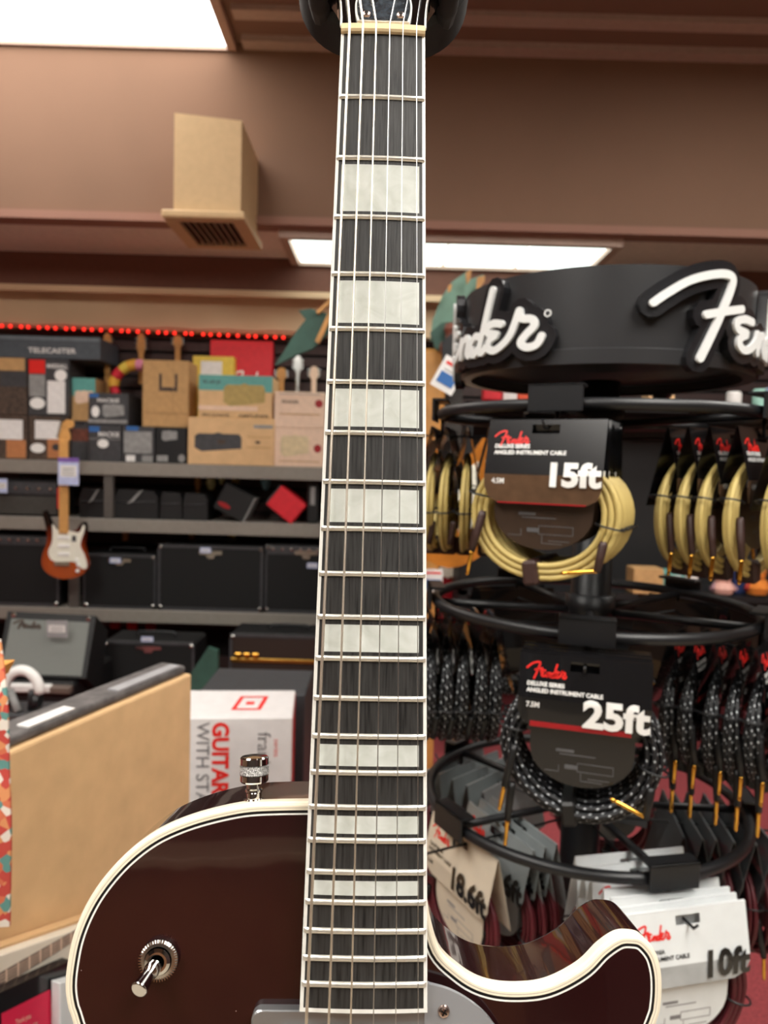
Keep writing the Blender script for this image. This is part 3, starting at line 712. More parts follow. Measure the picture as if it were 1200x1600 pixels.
MB().box(-.025, .025, -.001, .001, 0, .13).build('tag_card', M_red, t)
MB().tube([(0, 0, .13), (.02, -.075, .34)], .0015, 5).build('string', M_red, t)

# ================================================================== LEFT FOREGROUND
A = at(300, 1052, 1.7)
lo, hi = .8, 1.7
for _ in range(40):
    mid = (lo+hi)/2
    if at(10, 1177, mid).z > A.z: lo = mid
    else: hi = mid
B = at(10, 1177, lo); B.z = A.z
U = (B-A).normalized(); V = Vector((0, 0, -1)); NN = U.cross(V).normalized()
if NN.y > 0: NN = -NN                   # towards the viewer
def plane_pt(u, v, off):
    P0 = A + NN*off; d = AX*((u-600)/F_PX) + AY*((v-800)/F_PX) + AZ
    cp_ = Vector((0, 0, EYE)); k = (P0-cp_).dot(NN)/d.dot(NN); return cp_ + d*k
def slab(t, quad, off, thick, mat_, name='carton', bev=.002):
    c0 = t.location; q = [plane_pt(u, v, off) for u, v in quad]
    o = MB().hexa([x-c0 for x in q] + [x-NN*thick-c0 for x in q]).build(name, mat_, t)
    if bev: mo = o.modifiers.new('b', 'BEVEL'); mo.width = bev; mo.segments = 2
    return q
TZ = .42
t = thing('large_carton', 'large plain kraft carton standing upright behind the guitar body at left', 'box', Vector(((A.x+B.x)/2, (A.y+B.y)/2, TZ)))
o0 = t.location.copy(); dep = -NN*.085; B2 = B + U*.25
dn = Vector((0, 0, TZ+.001-A.z))
mb = MB().hexa([x-o0 for x in (A, B2, B2+dn, A+dn)] + [x+dep-o0 for x in (A, B2, B2+dn, A+dn)])
o = mb.build('carton', M_kraft, t); mo = o.modifiers.new('b', 'BEVEL'); mo.width = .006; mo.segments = 2
z1_ = Vector((0, 0, .0008))
q = [A+dep*.4+z1_, B2+dep*.4+z1_, B2+dep*.6+z1_, A+dep*.6+z1_]
MB().hexa([x-o0 for x in q] + [x-z1_*.9-o0 for x in q]).build('tape', M_kraft2, t)
t = thing('gig_bag', 'dark grey padded bag with pale strips lying along the top of the large carton', 'bag', (A+B)/2)
o0 = t.location.copy(); z1_ = Vector((0, 0, .0015)); hb = Vector((0, 0, .020))
q = [A+U*.01+dep*.10+z1_, B2+dep*.10+z1_, B2+dep*.92+z1_, A+U*.01+dep*.92+z1_]
o = MB().hexa([x-o0 for x in q] + [x+hb-o0 for x in q]).build('bag_body', mat('dark_grey_padded_cloth', '5a5655', .6, var=.2, vscale=40), t)
mo = o.modifiers.new('b', 'BEVEL'); mo.width = .008; mo.segments = 3
for a, b_, mm in ((.03, .24, mat('silver_cloth', '9c9c9f', .4)), (.36, .47, M_paper)):
    q = [A+U*a+hb+z1_*1.2+dep*.14, A+U*b_+hb+z1_*1.2+dep*.14, A+U*b_+hb+z1_*1.2+dep*.45, A+U*a+hb+z1_*1.2+dep*.45]
    MB().hexa([x-o0 for x in q] + [x+z1_*2-o0 for x in q]).build('pale_strip', mm, t)

t = thing('display_table', 'low dark table under the upright cartons at left', 'table', (-.80, 1.38, 0))
MB().box(-.50, .50, -.62, .55, TZ-.03, TZ, bev=.006).build('tabletop', M_dgrey, t)
for sx in (-.45, .45):
    for sy in (-.57, .5): MB().box(sx-.02, sx+.02, sy-.02, sy+.02, 0, TZ-.03).build('leg', M_black, t)

def to_table(Q):                    # bottom corners dropped straight down onto the tabletop
    a, b_, c, d = Q; c = Vector((b_.x, b_.y, TZ+.001)); d = Vector((a.x, a.y, TZ+.001)); return [a, b_, c, d]
def leaning(name, label, cat, top, off, thick, m_):
    a, b_ = plane_pt(*top[0], off), plane_pt(*top[1], off); Q = to_table([a, b_, None, None])
    t = thing(name, label, cat, Vector(((a.x+b_.x)/2, (a.y+b_.y)/2, TZ)))
    c0 = t.location
    o = MB().hexa([x-c0 for x in Q] + [x-NN*thick-c0 for x in Q]).build('carton', m_, t)
    mo = o.modifiers.new('b', 'BEVEL'); mo.width = .002; mo.segments = 2
    return t, c0.copy(), Q
leaning('flat_box', 'flat kraft box edge showing just above the white fretboard-printed box', 'box', ((-60, 1500), (150, 1427)), .022, .02, M_kraft)
t, c0, Q = leaning('guitar_box', 'white cardboard guitar box printed with a fretboard at the lower left', 'box', ((-60, 1514), (170, 1434)), .046, .02, mat('ivory_card', 'e4dccb', .4, var=.02))
off = .0465
def bil(Q, a, b_): return (Q[0]*(1-a)+Q[1]*a)*(1-b_) + (Q[3]*(1-a)+Q[2]*a)*b_
bq = [plane_pt(u, v, off) for u, v in ((-20, 1531), (130, 1446), (130, 1462), (-20, 1556))]
def thin(q, P4, up, th): q.hexa([x+NN*(up+th)-c0 for x in P4] + [x+NN*up-c0 for x in P4])
q = MB(); thin(q, bq, 0, .0006); fbp = q.build('printed_fretboard', mat('brown_grey_print', '7c6a60', .5, var=.15, vscale=60), t)
q = MB()
for k in range(9):
    a = .06+k*.113; w_ = .007
    thin(q, [bil(bq, a-w_, 0), bil(bq, a+w_, 0), bil(bq, a+w_, 1), bil(bq, a-w_, 1)], .0007, .0003)
for k in range(4):
    thin(q, [bil(bq, 0, .18+k*.21), bil(bq, 1, .18+k*.21), bil(bq, 1, .21+k*.21), bil(bq, 0, .21+k*.21)], .0007, .0005)
q.build('printed_strings', M_kraftp, t)
t, c0, Q = leaning('black_box', 'black box with bright pink-red label in the bottom left corner', 'box', ((-60, 1578), (112, 1500)), .075, .022, M_card_b)
q = [plane_pt(u, v, .0756) for u, v in ((2, 1584), (78, 1546), (86, 1690), (2, 1722))]
mbq = MB(); thin(mbq, q, 0, .0006); lab = mbq.build('label', mat('pink_red_label', 'd8214a', .4, var=.02), t)
Q = q; mb = MB()
fn_ = lambda x, y, z: tuple(bil(Q, x, 1-y)+NN*(.0009)-c0)
for k, s_ in enumerate(('Thank you', 'the easiest way', 'to start playing')):
    text(mb, s_, .085, fn_, .26, .80-.11*k, 0, squeeze=.85)
mb.build('lettering', M_kraftp, lab)
t, c0, Q = leaning('white_box', 'thin white box edge between the black box and the guitar body', 'box', ((94, 1536), (150, 1520)), .098, .02, M_card_w)
# woven strap at left edge
M_weave = bpy.data.materials.new('woven_pattern'); M_weave.use_nodes = True; nn, ll, b = N(M_weave)
tc = nn.new('ShaderNodeTexCoord'); vo = nn.new('ShaderNodeTexVoronoi'); vo.inputs['Scale'].default_value = 90; ra = nn.new('ShaderNodeValToRGB'); ra.color_ramp.interpolation = 'CONSTANT'
e = ra.color_ramp.elements; e[0].color = srgb('b8433a'); e[1].position = .35; e[1].color = srgb('d9cfc4')
for p_, c_ in ((.55, 'd08a5a'), (.75, '5a8a84'), (.85, 'c86a4a')): x = e.new(p_); x.color = srgb(c_)
sp = nn.new('ShaderNodeSeparateColor'); ll.new(tc.outputs['Object'], vo.inputs['Vector']); ll.new(vo.outputs['Color'], sp.inputs[0]); ll.new(sp.outputs[0], ra.inputs[0]); ll.new(ra.outputs[0], b.inputs['Base Color']); b.inputs['Roughness'].default_value = .9
p = at(-14, 1440, .95)
t = thing('woven_strap', 'patterned orange, red and white woven strap hanging at the left edge', 'strap', p)
pts = [at(-16, 1450, .95)-p, at(-14, 1300, .95)-p, at(-17, 1200, .96)-p, at(-20, 1090, .97)-p, at(-30, 1000, 1.0)-p]
pts = smooth(pts, 5); mb = MB()
for i in range(len(pts)-1):
    a, b_ = pts[i], pts[i+1]
    w_ = Vector((.024, .004, 0)); d = Vector((0, .004, 0))
    mb.hexa([a-w_, a+w_, b_+w_, b_-w_, a-w_+d, a+w_+d, b_+w_+d, b_-w_+d])
mb.build('strap_band', M_weave, t)
MB().tube([pts[-1], pts[-1]+Vector((-.02, 0, .6))], .004, 6).build('cord', M_black, t)
p = at(2, 1045, 1.05)
t = thing('wooden_pick_holder', 'small orange wooden wedge poking in at the left edge', 'holder', p)
MB().poly([(-.05, -.014), (.0, -.012), (.010, .008), (-.05, .006)], -.02, .02, fn=lambda x, z, y: (x, y, z)).build('wedge', mat('orange_wood', 'd8963e', .5), t)

# GUITAR starter-pack box
Yf = 2.0
A, B = at(303, 1120, Yf), at(453, 1122, Yf)
zt = A.z; W = (B.x-A.x)/2; dp = .25
WX = W; W += .04
t = thing('starter_pack_box', 'tall white guitar box with red vertical lettering and a red top logo', 'box', ((A.x+B.x)/2-.045, Yf+dp/2, 0), (0, 0, .09))
MB().box(-W, W, -dp/2, dp/2, 0, zt, bev=.003).build('carton', mat('pale_lilac_white_card', 'dcd9d9', .4, var=.02), t)
MB().box(W-.001, W+.0012, -dp/2+.004, dp/2-.004, .02, zt-.006).build('red_side', mat('red_side_print', 'b01f26', .4), t)
fn_ = lambda x, y, z: (x, -dp/2-.001-z, y)
mb = MB(); text(mb, 'GUITAR', .062, fn_, -W+.128, zt-.012, .0008, bold=.0022, ang=-pi/2, squeeze=.92); mb.build('lettering', M_red, t)
mb = MB(); text(mb, 'WITH STAND', .050, fn_, -W+.084, zt-.012, .0008, bold=.0003, ang=-pi/2); mb.build('lettering', mat('grey_ink', '7d7b7e', .5), t)
mb = MB(); text(mb, 'frank', .052, fn_, W-.095, zt-.04, .0008, ang=-pi/2); mb.build('lettering', mat('grey_ink', '7d7b7e', .5), t)
mb = MB(); text(mb, 'series', .022, fn_, W-.05, zt-.06, .0008, ang=-pi/2); mb.build('lettering', mat('pale_red_ink', 'd8706c', .5), t)
lg = MB()
def rr(cx, cy, hw, hh, sk=.12): return [(cx-hw-sk*hh, cy-hh), (cx+hw-sk*hh, cy-hh), (cx+hw+sk*hh, cy+hh), (cx-hw+sk*hh, cy+hh)]
def frame(mb, cx, cy, hw, hh, th, z0, z1):
    a, b_ = rr(cx, cy, hw, hh), rr(cx, cy, hw-th, hh-th)
    for i in range(4):
        j = (i+1) % 4; P4 = [a[i], a[j], b_[j], b_[i]]
        mb.add([(x, y, z1) for x, y in P4], [(0, 1, 2, 3)])
frame(lg, .045, 0.0, .042, .062, .012, 0, zt+.0012)
lg.box(.033, .057, -.012, .012, zt, zt+.0013)
lg.build('logo', M_red, t)
t = thing('dark_carton', 'dark charcoal box standing right behind the white guitar box', 'box', ((at(400, 1070, 2.5)).x+.02, 2.45, 0))
MB().box(-.17, .17, -.14, .14, 0, at(400, 1070, 2.4).z+.0, bev=.004).build('carton', mat('charcoal_card', '33363a', .5), t)

# ================================================================== PALM decoration, bass, right-hand background
Yp = 3.3
p = at(680, 800, Yp)
t = thing('palm_tree_decoration', 'painted wooden palm tree with green fronds rising behind the guitar neck', 'decoration', (p.x-.03, Yp, 0))
o0 = t.location
MB().box(-.10, .055, -.03, .03, 0, at(680, 545, Yp).z, bev=.02).build('trunk', M_wood, t)
def frond(pts, Y, m_=M_green, th=.012):
    Q = [at(u, v, Y)-o0 for u, v in pts]
    MB().poly([(x.x, x.z) for x in Q], Y-Yp-th, Y-Yp+th, fn=lambda x, z, y: (x, y, z)).build('frond', m_, t)
frond([(430,572),(445,548),(462,520),(478,500),(467,486),(486,483),(512,491),(560,470),(620,440),(640,470),(600,510),(540,520),(515,520),(490,545),(462,556)], Yp-.08)
frond([(672,535),(676,500),(690,465),(705,442),(727,426),(735,424),(733,438),(755,430),(757,440),(742,462),(752,470),(748,500),(735,540),(725,560),(705,545),(690,520)], Yp-.02, M_greenl)
frond([(672,520),(690,505),(735,500),(738,545),(730,562),(700,556),(680,545)], Yp-.05, M_green)
for pts in (((493, 534), (499, 538), (520, 492), (514, 488)), ((494, 488), (498, 492), (520, 472), (516, 468)), ((727, 428), (736, 423), (734, 438), (729, 445)), ((745, 435), (757, 432), (756, 442), (743, 458)), ((700, 448), (706, 445), (704, 455), (699, 458))):
    Q = [at(u, v, Yp-.1)-o0 for u, v in pts]
    MB().poly([(x.x, x.z) for x in Q], -.12, -.1, fn=lambda x, z, y: (x, y, z)).build('wood_edge', M_wood, t)
for u, v in ((704, 515), (697, 543), (714, 543), (706, 528)):
    c = at(u, v, Yp-.1)-o0
    MB().lathe([(0, -.032), (.022, -.024), (.03, 0), (.022, .024), (0, .032)], 14, M=Matrix.Translation(c)).build('coconut', M_coco, t)

# dark-necked bass hanging behind the display
Yb = 2.6
p = at(711, 590, Yb)
t = thing('bass_guitar', 'bass guitar with dark neck and amber body hanging behind the cable display', 'guitar', (p.x, Yb, p.z))
L = p.z-at(711, 720, Yb).z
MB().box(-.028, .028, -.012, .012, -L-.02, -.02, bev=.003).build('neck', mat('rosewood_neck', '2c2724', .5), t)
q = MB()
for k in range(12): q.box(-.028, .028, -.0132, -.012, -.04-k*.024, -.038-k*.024)
q.build('frets', M_nickel, t)
MB().poly([(-.028, -.02), (-.045, .03), (-.05, .12), (-.02, .15), (.03, .14), (.04, .05), (.028, -.02)], -.008, .008, fn=lambda x, z, y: (x, y, z)).build('headstock', M_black, t)
bd = [tuple(v) for v in smooth([(-.03, -L+.02), (-.10, -L+.06), (-.13, -L), (-.10, -L-.1), (-.14, -L-.2), (-.15, -L-.3), (0, -L-.38), (.15, -L-.3), (.14, -L-.2), (.11, -L-.1), (.15, -L-.02), (.12, -L+.09), (.07, -L+.03), (.03, -L-.0)], 4, True)]
MB().poly(bd, -.02, .02, fn=lambda x, z, y: (x, y+.01, z)).build('body', mat('amber_lacquer', 'b5702c', .2, var=.2, vscale=6), t)
MB().poly([(.02, -L-.05), (.09, -L), (.10, -L-.1), (.12, -L-.22), (.03, -L-.25)], -.013, -.010, fn=lambda x, z, y: (x, y, z)).build('pickguard', M_mint, t)
q = at(703, 582, Yb-.05)
price_tag('tilted white price tag with blue print hanging on the dark bass headstock', (q.x-.03, q.y, q.z-.06), .085, .115, M_paper, (0, radians(28), 0))
tg = [o for o in COL.objects if o.name.startswith('price_tag')][-1]
MB().box(-.03, .03, -.0030, -.0022, .02, .06).build('blue_print', M_blue, tg)
MB().box(-.03, .02, -.0030, -.0022, .088, .098).build('red_print', M_red, tg)
u_ = thing('stand_hook', 'thin hanger rod holding the dark-necked bass', 'hook', (p.x, Yb, p.z+.15))
MB().tube([(0, .01, -.03), (0, YW-Yb-.01, -.03)], .008, 8).build('rod', M_black, u_)
# price sticker board and pale guitar bodies seen low between ring tiers
p = at(683, 925, 2.9)
t = thing('sign_card', 'small blue and white price sign on the palm trunk', 'sign', (p.x, 3.2, at(683, 925, 3.2).z))
MB().box(-.035, .045, -.003, .003, 0, .1).build('sign_panel', M_paper, t)
MB().box(-.028, .038, -.0045, -.003, .01, .055).build('printed_panel', M_blue, t)
MB().box(-.028, .038, -.0045, -.003, .08, .088).build('printed_panel', M_red, t)
def pale_guitar(label, u, v, Y, m_, k=1.0):
    p = at(u, v, Y)
    t = thing('hanging_guitar', label, 'guitar', (p.x, Y, p.z))
    bd = [tuple(x*k for x in q) for q in smooth([(-.03, .2), (-.09, .22), (-.10, .15), (-.08, .08), (-.12, 0), (-.11, -.09), (0, -.13), (.11, -.09), (.12, 0), (.08, .08), (.11, .16), (.07, .2), (.03, .16)], 4, True)]
    MB().poly(bd, -.02, .02, fn=lambda x, z, y: (x, y, z)).build('body', m_, t)
    MB().box(-.025*k, .025*k, -.03, -.01, .1*k, .62*k, bev=.003).build('neck', M_maple, t)
    MB().box(-.03*k, .03*k, -.03, -.015, .62*k, .8*k, bev=.01).build('headstock', M_maple, t)
    MB().box(-.045*k, .045*k, -.024, -.02, -.03*k, .0).build('bridge', M_nickel, t)
    u_ = thing('wall_hook', 'hook rod behind the '+label.split(' hanging')[0], 'hook', (p.x, Y, p.z+.72*k))
    MB().tube([(0, -.02, 0), (0, YW-Y-.01, 0)], .007, 6).build('rod', M_black, u_)
pale_guitar('cream electric guitar hanging behind the left side of the cable display', 713, 900, 4.3, M_mint, 1.0)
pale_guitar('white electric guitar hanging behind the coiled tan cables', 772, 905, 4.35, M_white, 1.0)
pale_guitar('red electric guitar hanging low behind the second ring', 712, 960, 4.25, mat('red_lacquer', '8a1420', .2), 1.0)

# gondola with toys and packets behind the display
GY = 3.75
gz1 = at(1050, 930, GY).z; gz0 = at(1000, 634, GY).z
t = thing('gondola_shelf', 'black shelving unit with small colourful goods behind the cable display', 'shelving', (2.0, GY+.2, 0))
MB().box(-1.6, 1.6, .16, .19, .5, gz0+.02).build('back_panel', M_tolex, t)
MB().box(-1.6, 1.6, -.2, .16, gz1-.03, gz1).build('shelf_board', M_black, t)
MB().box(-1.6, 1.6, -.2, .16, gz0-.03, gz0).build('shelf_board', M_black, t)
MB().box(-1.6, 1.6, -.2, .16, .5, .53).build('shelf_board', M_black, t)
for x in (-1.58, 1.58): MB().box(x-.02, x+.02, -.2, .19, 0, gz0).build('end_post', M_black, t)
def item(name, label, cat, u0, u1, v0, zb, m_, kind='box', Y=None, m2=None):
    Y = Y or GY+.06; A, B = at(u0, 900, Y), at(u1, 900, Y); W = max(.015, (B.x-A.x)/2); h = max(.03, at((u0+u1)/2, v0, Y).z-zb); d = min(.14, W*1.6)
    t = thing(name, label, cat, ((A.x+B.x)/2, Y, zb+.001))
    if kind == 'box':
        MB().box(-W, W, -d/2, d/2, 0, h, bev=.004).build('carton', m_, t)
        if m2: MB().box(-W*.7, W*.7, -d/2-.0012, -d/2, h*.3, h*.8).build('printed_panel', m2, t)
    elif kind == 'can':
        MB().lathe([(0, 0), (W, 0), (W, h*.9), (W*.8, h), (0, h)], 20).build('can', m_, t)
        if m2: MB().lathe([(W*1.01, h*.3), (W*1.01, h*.6)], 20).build('band', m2, t)
    elif kind == 'plush':
        MB().lathe([(0, 0), (W*.8, h*.05), (W, h*.25), (W*.7, h*.5), (0, h*.55)], 16).build('plush_body', m_, t)
        hd = MB().lathe([(0, h*.45), (W*.6, h*.55), (W*.7, h*.75), (W*.4, h*.95), (0, h)], 16).build('plush_head', m_, t)
        for sg in (-1, 1):
            MB().lathe([(0, -.01), (W*.28, 0), (0, h*.22)], 10, M=Matrix.Translation((sg*W*.45, 0, h*.86))).build('ear', m2 or m_, hd)
            MB().lathe([(0, -.006), (.006, 0), (0, .006)], 8, M=Matrix.Translation((sg*W*.25, -W*.62, h*.75))).build('eye', M_black, hd)
            MB().tube([(sg*W*.6, 0, h*.42), (sg*W*1.1, -.02, h*.2)], W*.22, 8).build('arm', m2 or m_, t)
item('small_box', 'plain tan box on the lower goods shelf behind the tan cables', 'box', 984, 1030, 886, gz1, M_kraft2)
item('small_box', 'teal and white packet beside the tan box', 'packet', 1031, 1064, 890, gz1, M_teal, m2=M_paper)
item('small_can', 'white can with red band on the lower goods shelf', 'can', 1068, 1090, 892, gz1, M_paper, 'can', m2=M_red)
item('plush_toy', 'pale pink plush toy sitting on the lower goods shelf', 'plush toy', 1112, 1148, 890, gz1, mat('pink_plush', 'd8a79a', .9), 'plush', m2=mat('mauve_plush', '94727a', .9))
item('small_box', 'navy blue box between the two plush toys', 'box', 1142, 1165, 888, gz1, M_navy, Y=GY+.12)
item('plush_toy', 'orange plush toy with red parts at the right edge', 'plush toy', 1166, 1202, 880, gz1, mat('orange_plush', 'd07a2c', .9), 'plush', m2=mat('red_plush', 'a8342c', .9))
item('small_box', 'red packet seen just left of the ring bracket under the drum', 'packet', 744, 772, 606, gz0, M_redbox, Y=3.7)
item('small_box', 'white packet between red and yellow ones under the drum', 'packet', 774, 796, 609, gz0, M_paper, Y=3.72)
item('small_box', 'orange red packet among the packets under the drum', 'packet', 797, 816, 612, gz0, mat('orange_red_print', 'd8502c', .5), Y=3.71)
item('small_box', 'yellow packet nearest the ring bracket under the drum', 'packet', 817, 836, 610, gz0, M_yel, Y=3.72)
item('small_box', 'small tan box on the upper goods shelf behind the fanned cards', 'box', 994, 1034, 618, gz0, M_kraft)
item('small_can', 'mint green jar on the upper goods shelf near the right edge', 'jar', 1160, 1180, 608, gz0, mat('mint_plastic', '9ccabc', .4), 'can')
item('small_can', 'white jar on the upper goods shelf beside the mint one', 'jar', 1120, 1142, 612, gz0, M_paper, 'can')
item('small_box', 'pale blue packet at the right end of the upper goods shelf', 'packet', 1182, 1215, 606, gz0, M_lightblue)
# ================================================================== CABLE SPINNER
SC = Vector((.3866, 1.3513))
RR = .285
HT = [EYE+.100, EYE-.242, EYE-.604]
t = spin = thing('cable_display', 'black revolving cable display with drum header and three hoop tiers', 'display stand', (SC.x, SC.y, 0))
MB().tube([(0, 0, 0), (0, 0, EYE+.165)], .036, 20).build('pole', M_black, t)
MB().lathe([(0, .035), (.05, .034), (.27, .015), (.27, 0), (0, 0)], 40).build('base', M_black, t)
# drum header
DR, DZ0, DZ1 = .249, EYE+.163, EYE+.308
dr = MB().lathe([(DR-.012, DZ0+.004), (DR, DZ0+.004), (DR, DZ1), (DR-.012, DZ1)], 96).lathe([(DR-.012, DZ1), (DR-.012, DZ0+.004)], 96)
dr.lathe([(0, DZ0+.02), (DR-.012, DZ0+.02)], 64).lathe([(DR+.004, DZ0), (DR+.004, DZ0+.022), (DR, DZ0+.024)], 96).lathe([(DR-.016, DZ0), (DR+.004, DZ0)], 96)
dr = dr.build('drum_header', M_drum, t)
ku = .000600
def cyl(off):
    def f(x, y, z):
        th = off + x/(.255)
        R = DR + z; return (R*cos(th), R*sin(th), y)
    return f
for th0 in (-91, -211, 29):
    f = cyl(radians(th0))
    st = [[((a-772)*ku, (b_+265)*ku*.80 + (DZ0+DZ1)/2-.003) for a, b_ in s_] for s_ in LOGO]
    mb = MB(); ribbon(mb, st, 34*ku, .001, .016, f, n=4)
    bk = mb.build('logo_backing', mat('black_gloss_backing', '1d1d20', .3), dr)
    mb = MB(); ribbon(mb, st, 10*ku, .016, .021, f, n=6); 
    rx, ry = (1420-772)*ku, (-252+265)*ku*.8+(DZ0+DZ1)/2-.003
    ribbon(mb, [[(rx+8*ku*cos(a), ry+8*ku*sin(a)) for a in [2*pi*k/10 for k in range(11)]]], 1.6*ku, .016, .0175, f, n=1)
    mb.build('lettering', mat('white_acrylic', 'e6e8e8', .35, var=0), dr)
HOOKS = [[-118, -46, 26, 98, 170], [-106.5, -36, 36, 108, 180], [-78.5, -8, 64, 136, -152]]
for ti, h in enumerate(HT):
    pts = [(RR*cos(2*pi*k/80), RR*sin(2*pi*k/80), h) for k in range(80)]
    ring = MB().tube(pts, .0094, 12, closed=True).build('hoop', M_black, t)
    MB().tube([(0, 0, h-.03), (0, 0, h+.02)], .045, 20).build('hub_collar', M_black, t)
    for th in HOOKS[ti]:
        a = radians(th); M_ = Matrix.Rotation(a+pi/2, 4, 'Z')       # outward = local -Y
        MB().tube([M_ @ Vector((0, -.04, h-.012)), M_ @ Vector((0, -RR+.004, h-.004))], .007, 8).build('spoke', M_black, t)
        mb = MB().box(-.041, .041, -RR-.016, -RR-.011, h-.012, h+.029, M=M_, bev=.001).box(-.041, .041, -RR-.016, -RR+.012, h+.024, h+.029, M=M_, bev=.001)
        mb.build('bracket_plate', M_black, t)
        z_ = h-.0385
        MB().tube([M_ @ Vector((0, -.05, z_)), M_ @ Vector((0, -.35, z_)), M_ @ Vector((0, -.358, z_+.01))], .0022, 6).build('hook_rod', M_black, t)
        MB().tube([M_ @ Vector((0, -RR+.0, h-.008)), M_ @ Vector((0, -RR+.0, z_))], .003, 6).build('hook_hanger', M_black, t)

# ---- braided cable materials
def braid(name, c1, c2, mode):
    m_ = bpy.data.materials.new(name); m_.use_nodes = True; nn, ll, b = N(m_)
    uv = nn.new('ShaderNodeUVMap'); uv.uv_map = 'UVMap'; mp = nn.new('ShaderNodeMapping'); ll.new(uv.outputs[0], mp.inputs[0])
    ra = nn.new('ShaderNodeValToRGB'); b.inputs['Roughness'].default_value = .55
    if mode == 'tweed':
        wv = nn.new('ShaderNodeTexWave'); wv.bands_direction = 'DIAGONAL'; mp.inputs['Scale'].default_value = (3, 420, 1); wv.inputs['Scale'].default_value = 1; 
        ll.new(mp.outputs[0], wv.inputs[0]); ll.new(wv.outputs['Fac'], ra.inputs[0])
        e = ra.color_ramp.elements; e[0].position = .25; e[0].color = srgb(c2); e[1].position = .6; e[1].color = srgb(c1)
    else:
        # helical dashes
        sp = nn.new('ShaderNodeSeparateXYZ'); ll.new(uv.outputs[0], sp.inputs[0])
        def math_(op, a, b_=None):
            k = nn.new('ShaderNodeMath'); k.operation = op
            if isinstance(a, float): k.inputs[0].default_value = a
            else: ll.new(a, k.inputs[0])
            if b_ is not None:
                if isinstance(b_, float): k.inputs[1].default_value = b_
                else: ll.new(b_, k.inputs[1])
            return k.outputs[0]
        v = math_('MULTIPLY', sp.outputs[1], 55.0)
        u = math_('MULTIPLY', sp.outputs[0], 2.0)
        fr = math_('FRACT', math_('ADD', v, u)); fu = math_('FRACT', math_('SUBTRACT', math_('MULTIPLY', v, 1.0), u))
        a = math_('LESS_THAN', fr, .24); c = math_('LESS_THAN', fu, .30)
        k = math_('MULTIPLY', a, c); ll.new(k, ra.inputs[0])
        e = ra.color_ramp.elements; e[0].color = srgb(c1); e[1].color = srgb(c2); e[1].position = .5
    ll.new(ra.outputs[0], b.inputs['Base Color']); return m_
M_tweed = braid('tan_tweed_braid', 'd6c07a', 'a8914e', 'tweed')
M_blackb = braid('black_braid_white_flecks', '131418', 'b8bcc0', 'fleck')
M_wine = braid('wine_red_braid', '5e0f1c', '3a0810', 'tweed')

def coil_pts(R=.0945, turns=4.6, cz=-.125, seg=44, seed=0, tail=.0):
    rnd = random.Random(seed)
    offs = [(0, 0), (.0088, .001), (-.0088, -.001), (.004, .009), (-.005, .009), (.0, -.0088), (.009, -.008)]
    n = int(turns*seg); P = []
    for i in range(n+1):
        a = i/seg; k = int(a); f = a-k; f = f*f*(3-2*f) if f > 0 else 0
        # shift lanes only near the top of the coil
        f = max(0, min(1, (a-k-.8)/.2)); f = f*f*(3-2*f)
        o1, o2 = offs[k % 7], offs[(k+1) % 7]
        dr_, dy = o1[0]*(1-f)+o2[0]*f, o1[1]*(1-f)+o2[1]*f
        th = pi/2 + .25*2*pi*0 + 2*pi*a
        r_ = R + dr_ + .002*sin(3*th+seed)
        up_ = max(0, sin(th))
        P.append((r_*cos(th)*(1-.06*up_), dy*(1-.75*up_)+.004*up_, cz + r_*sin(th)*(1-.2*up_)))
    return P
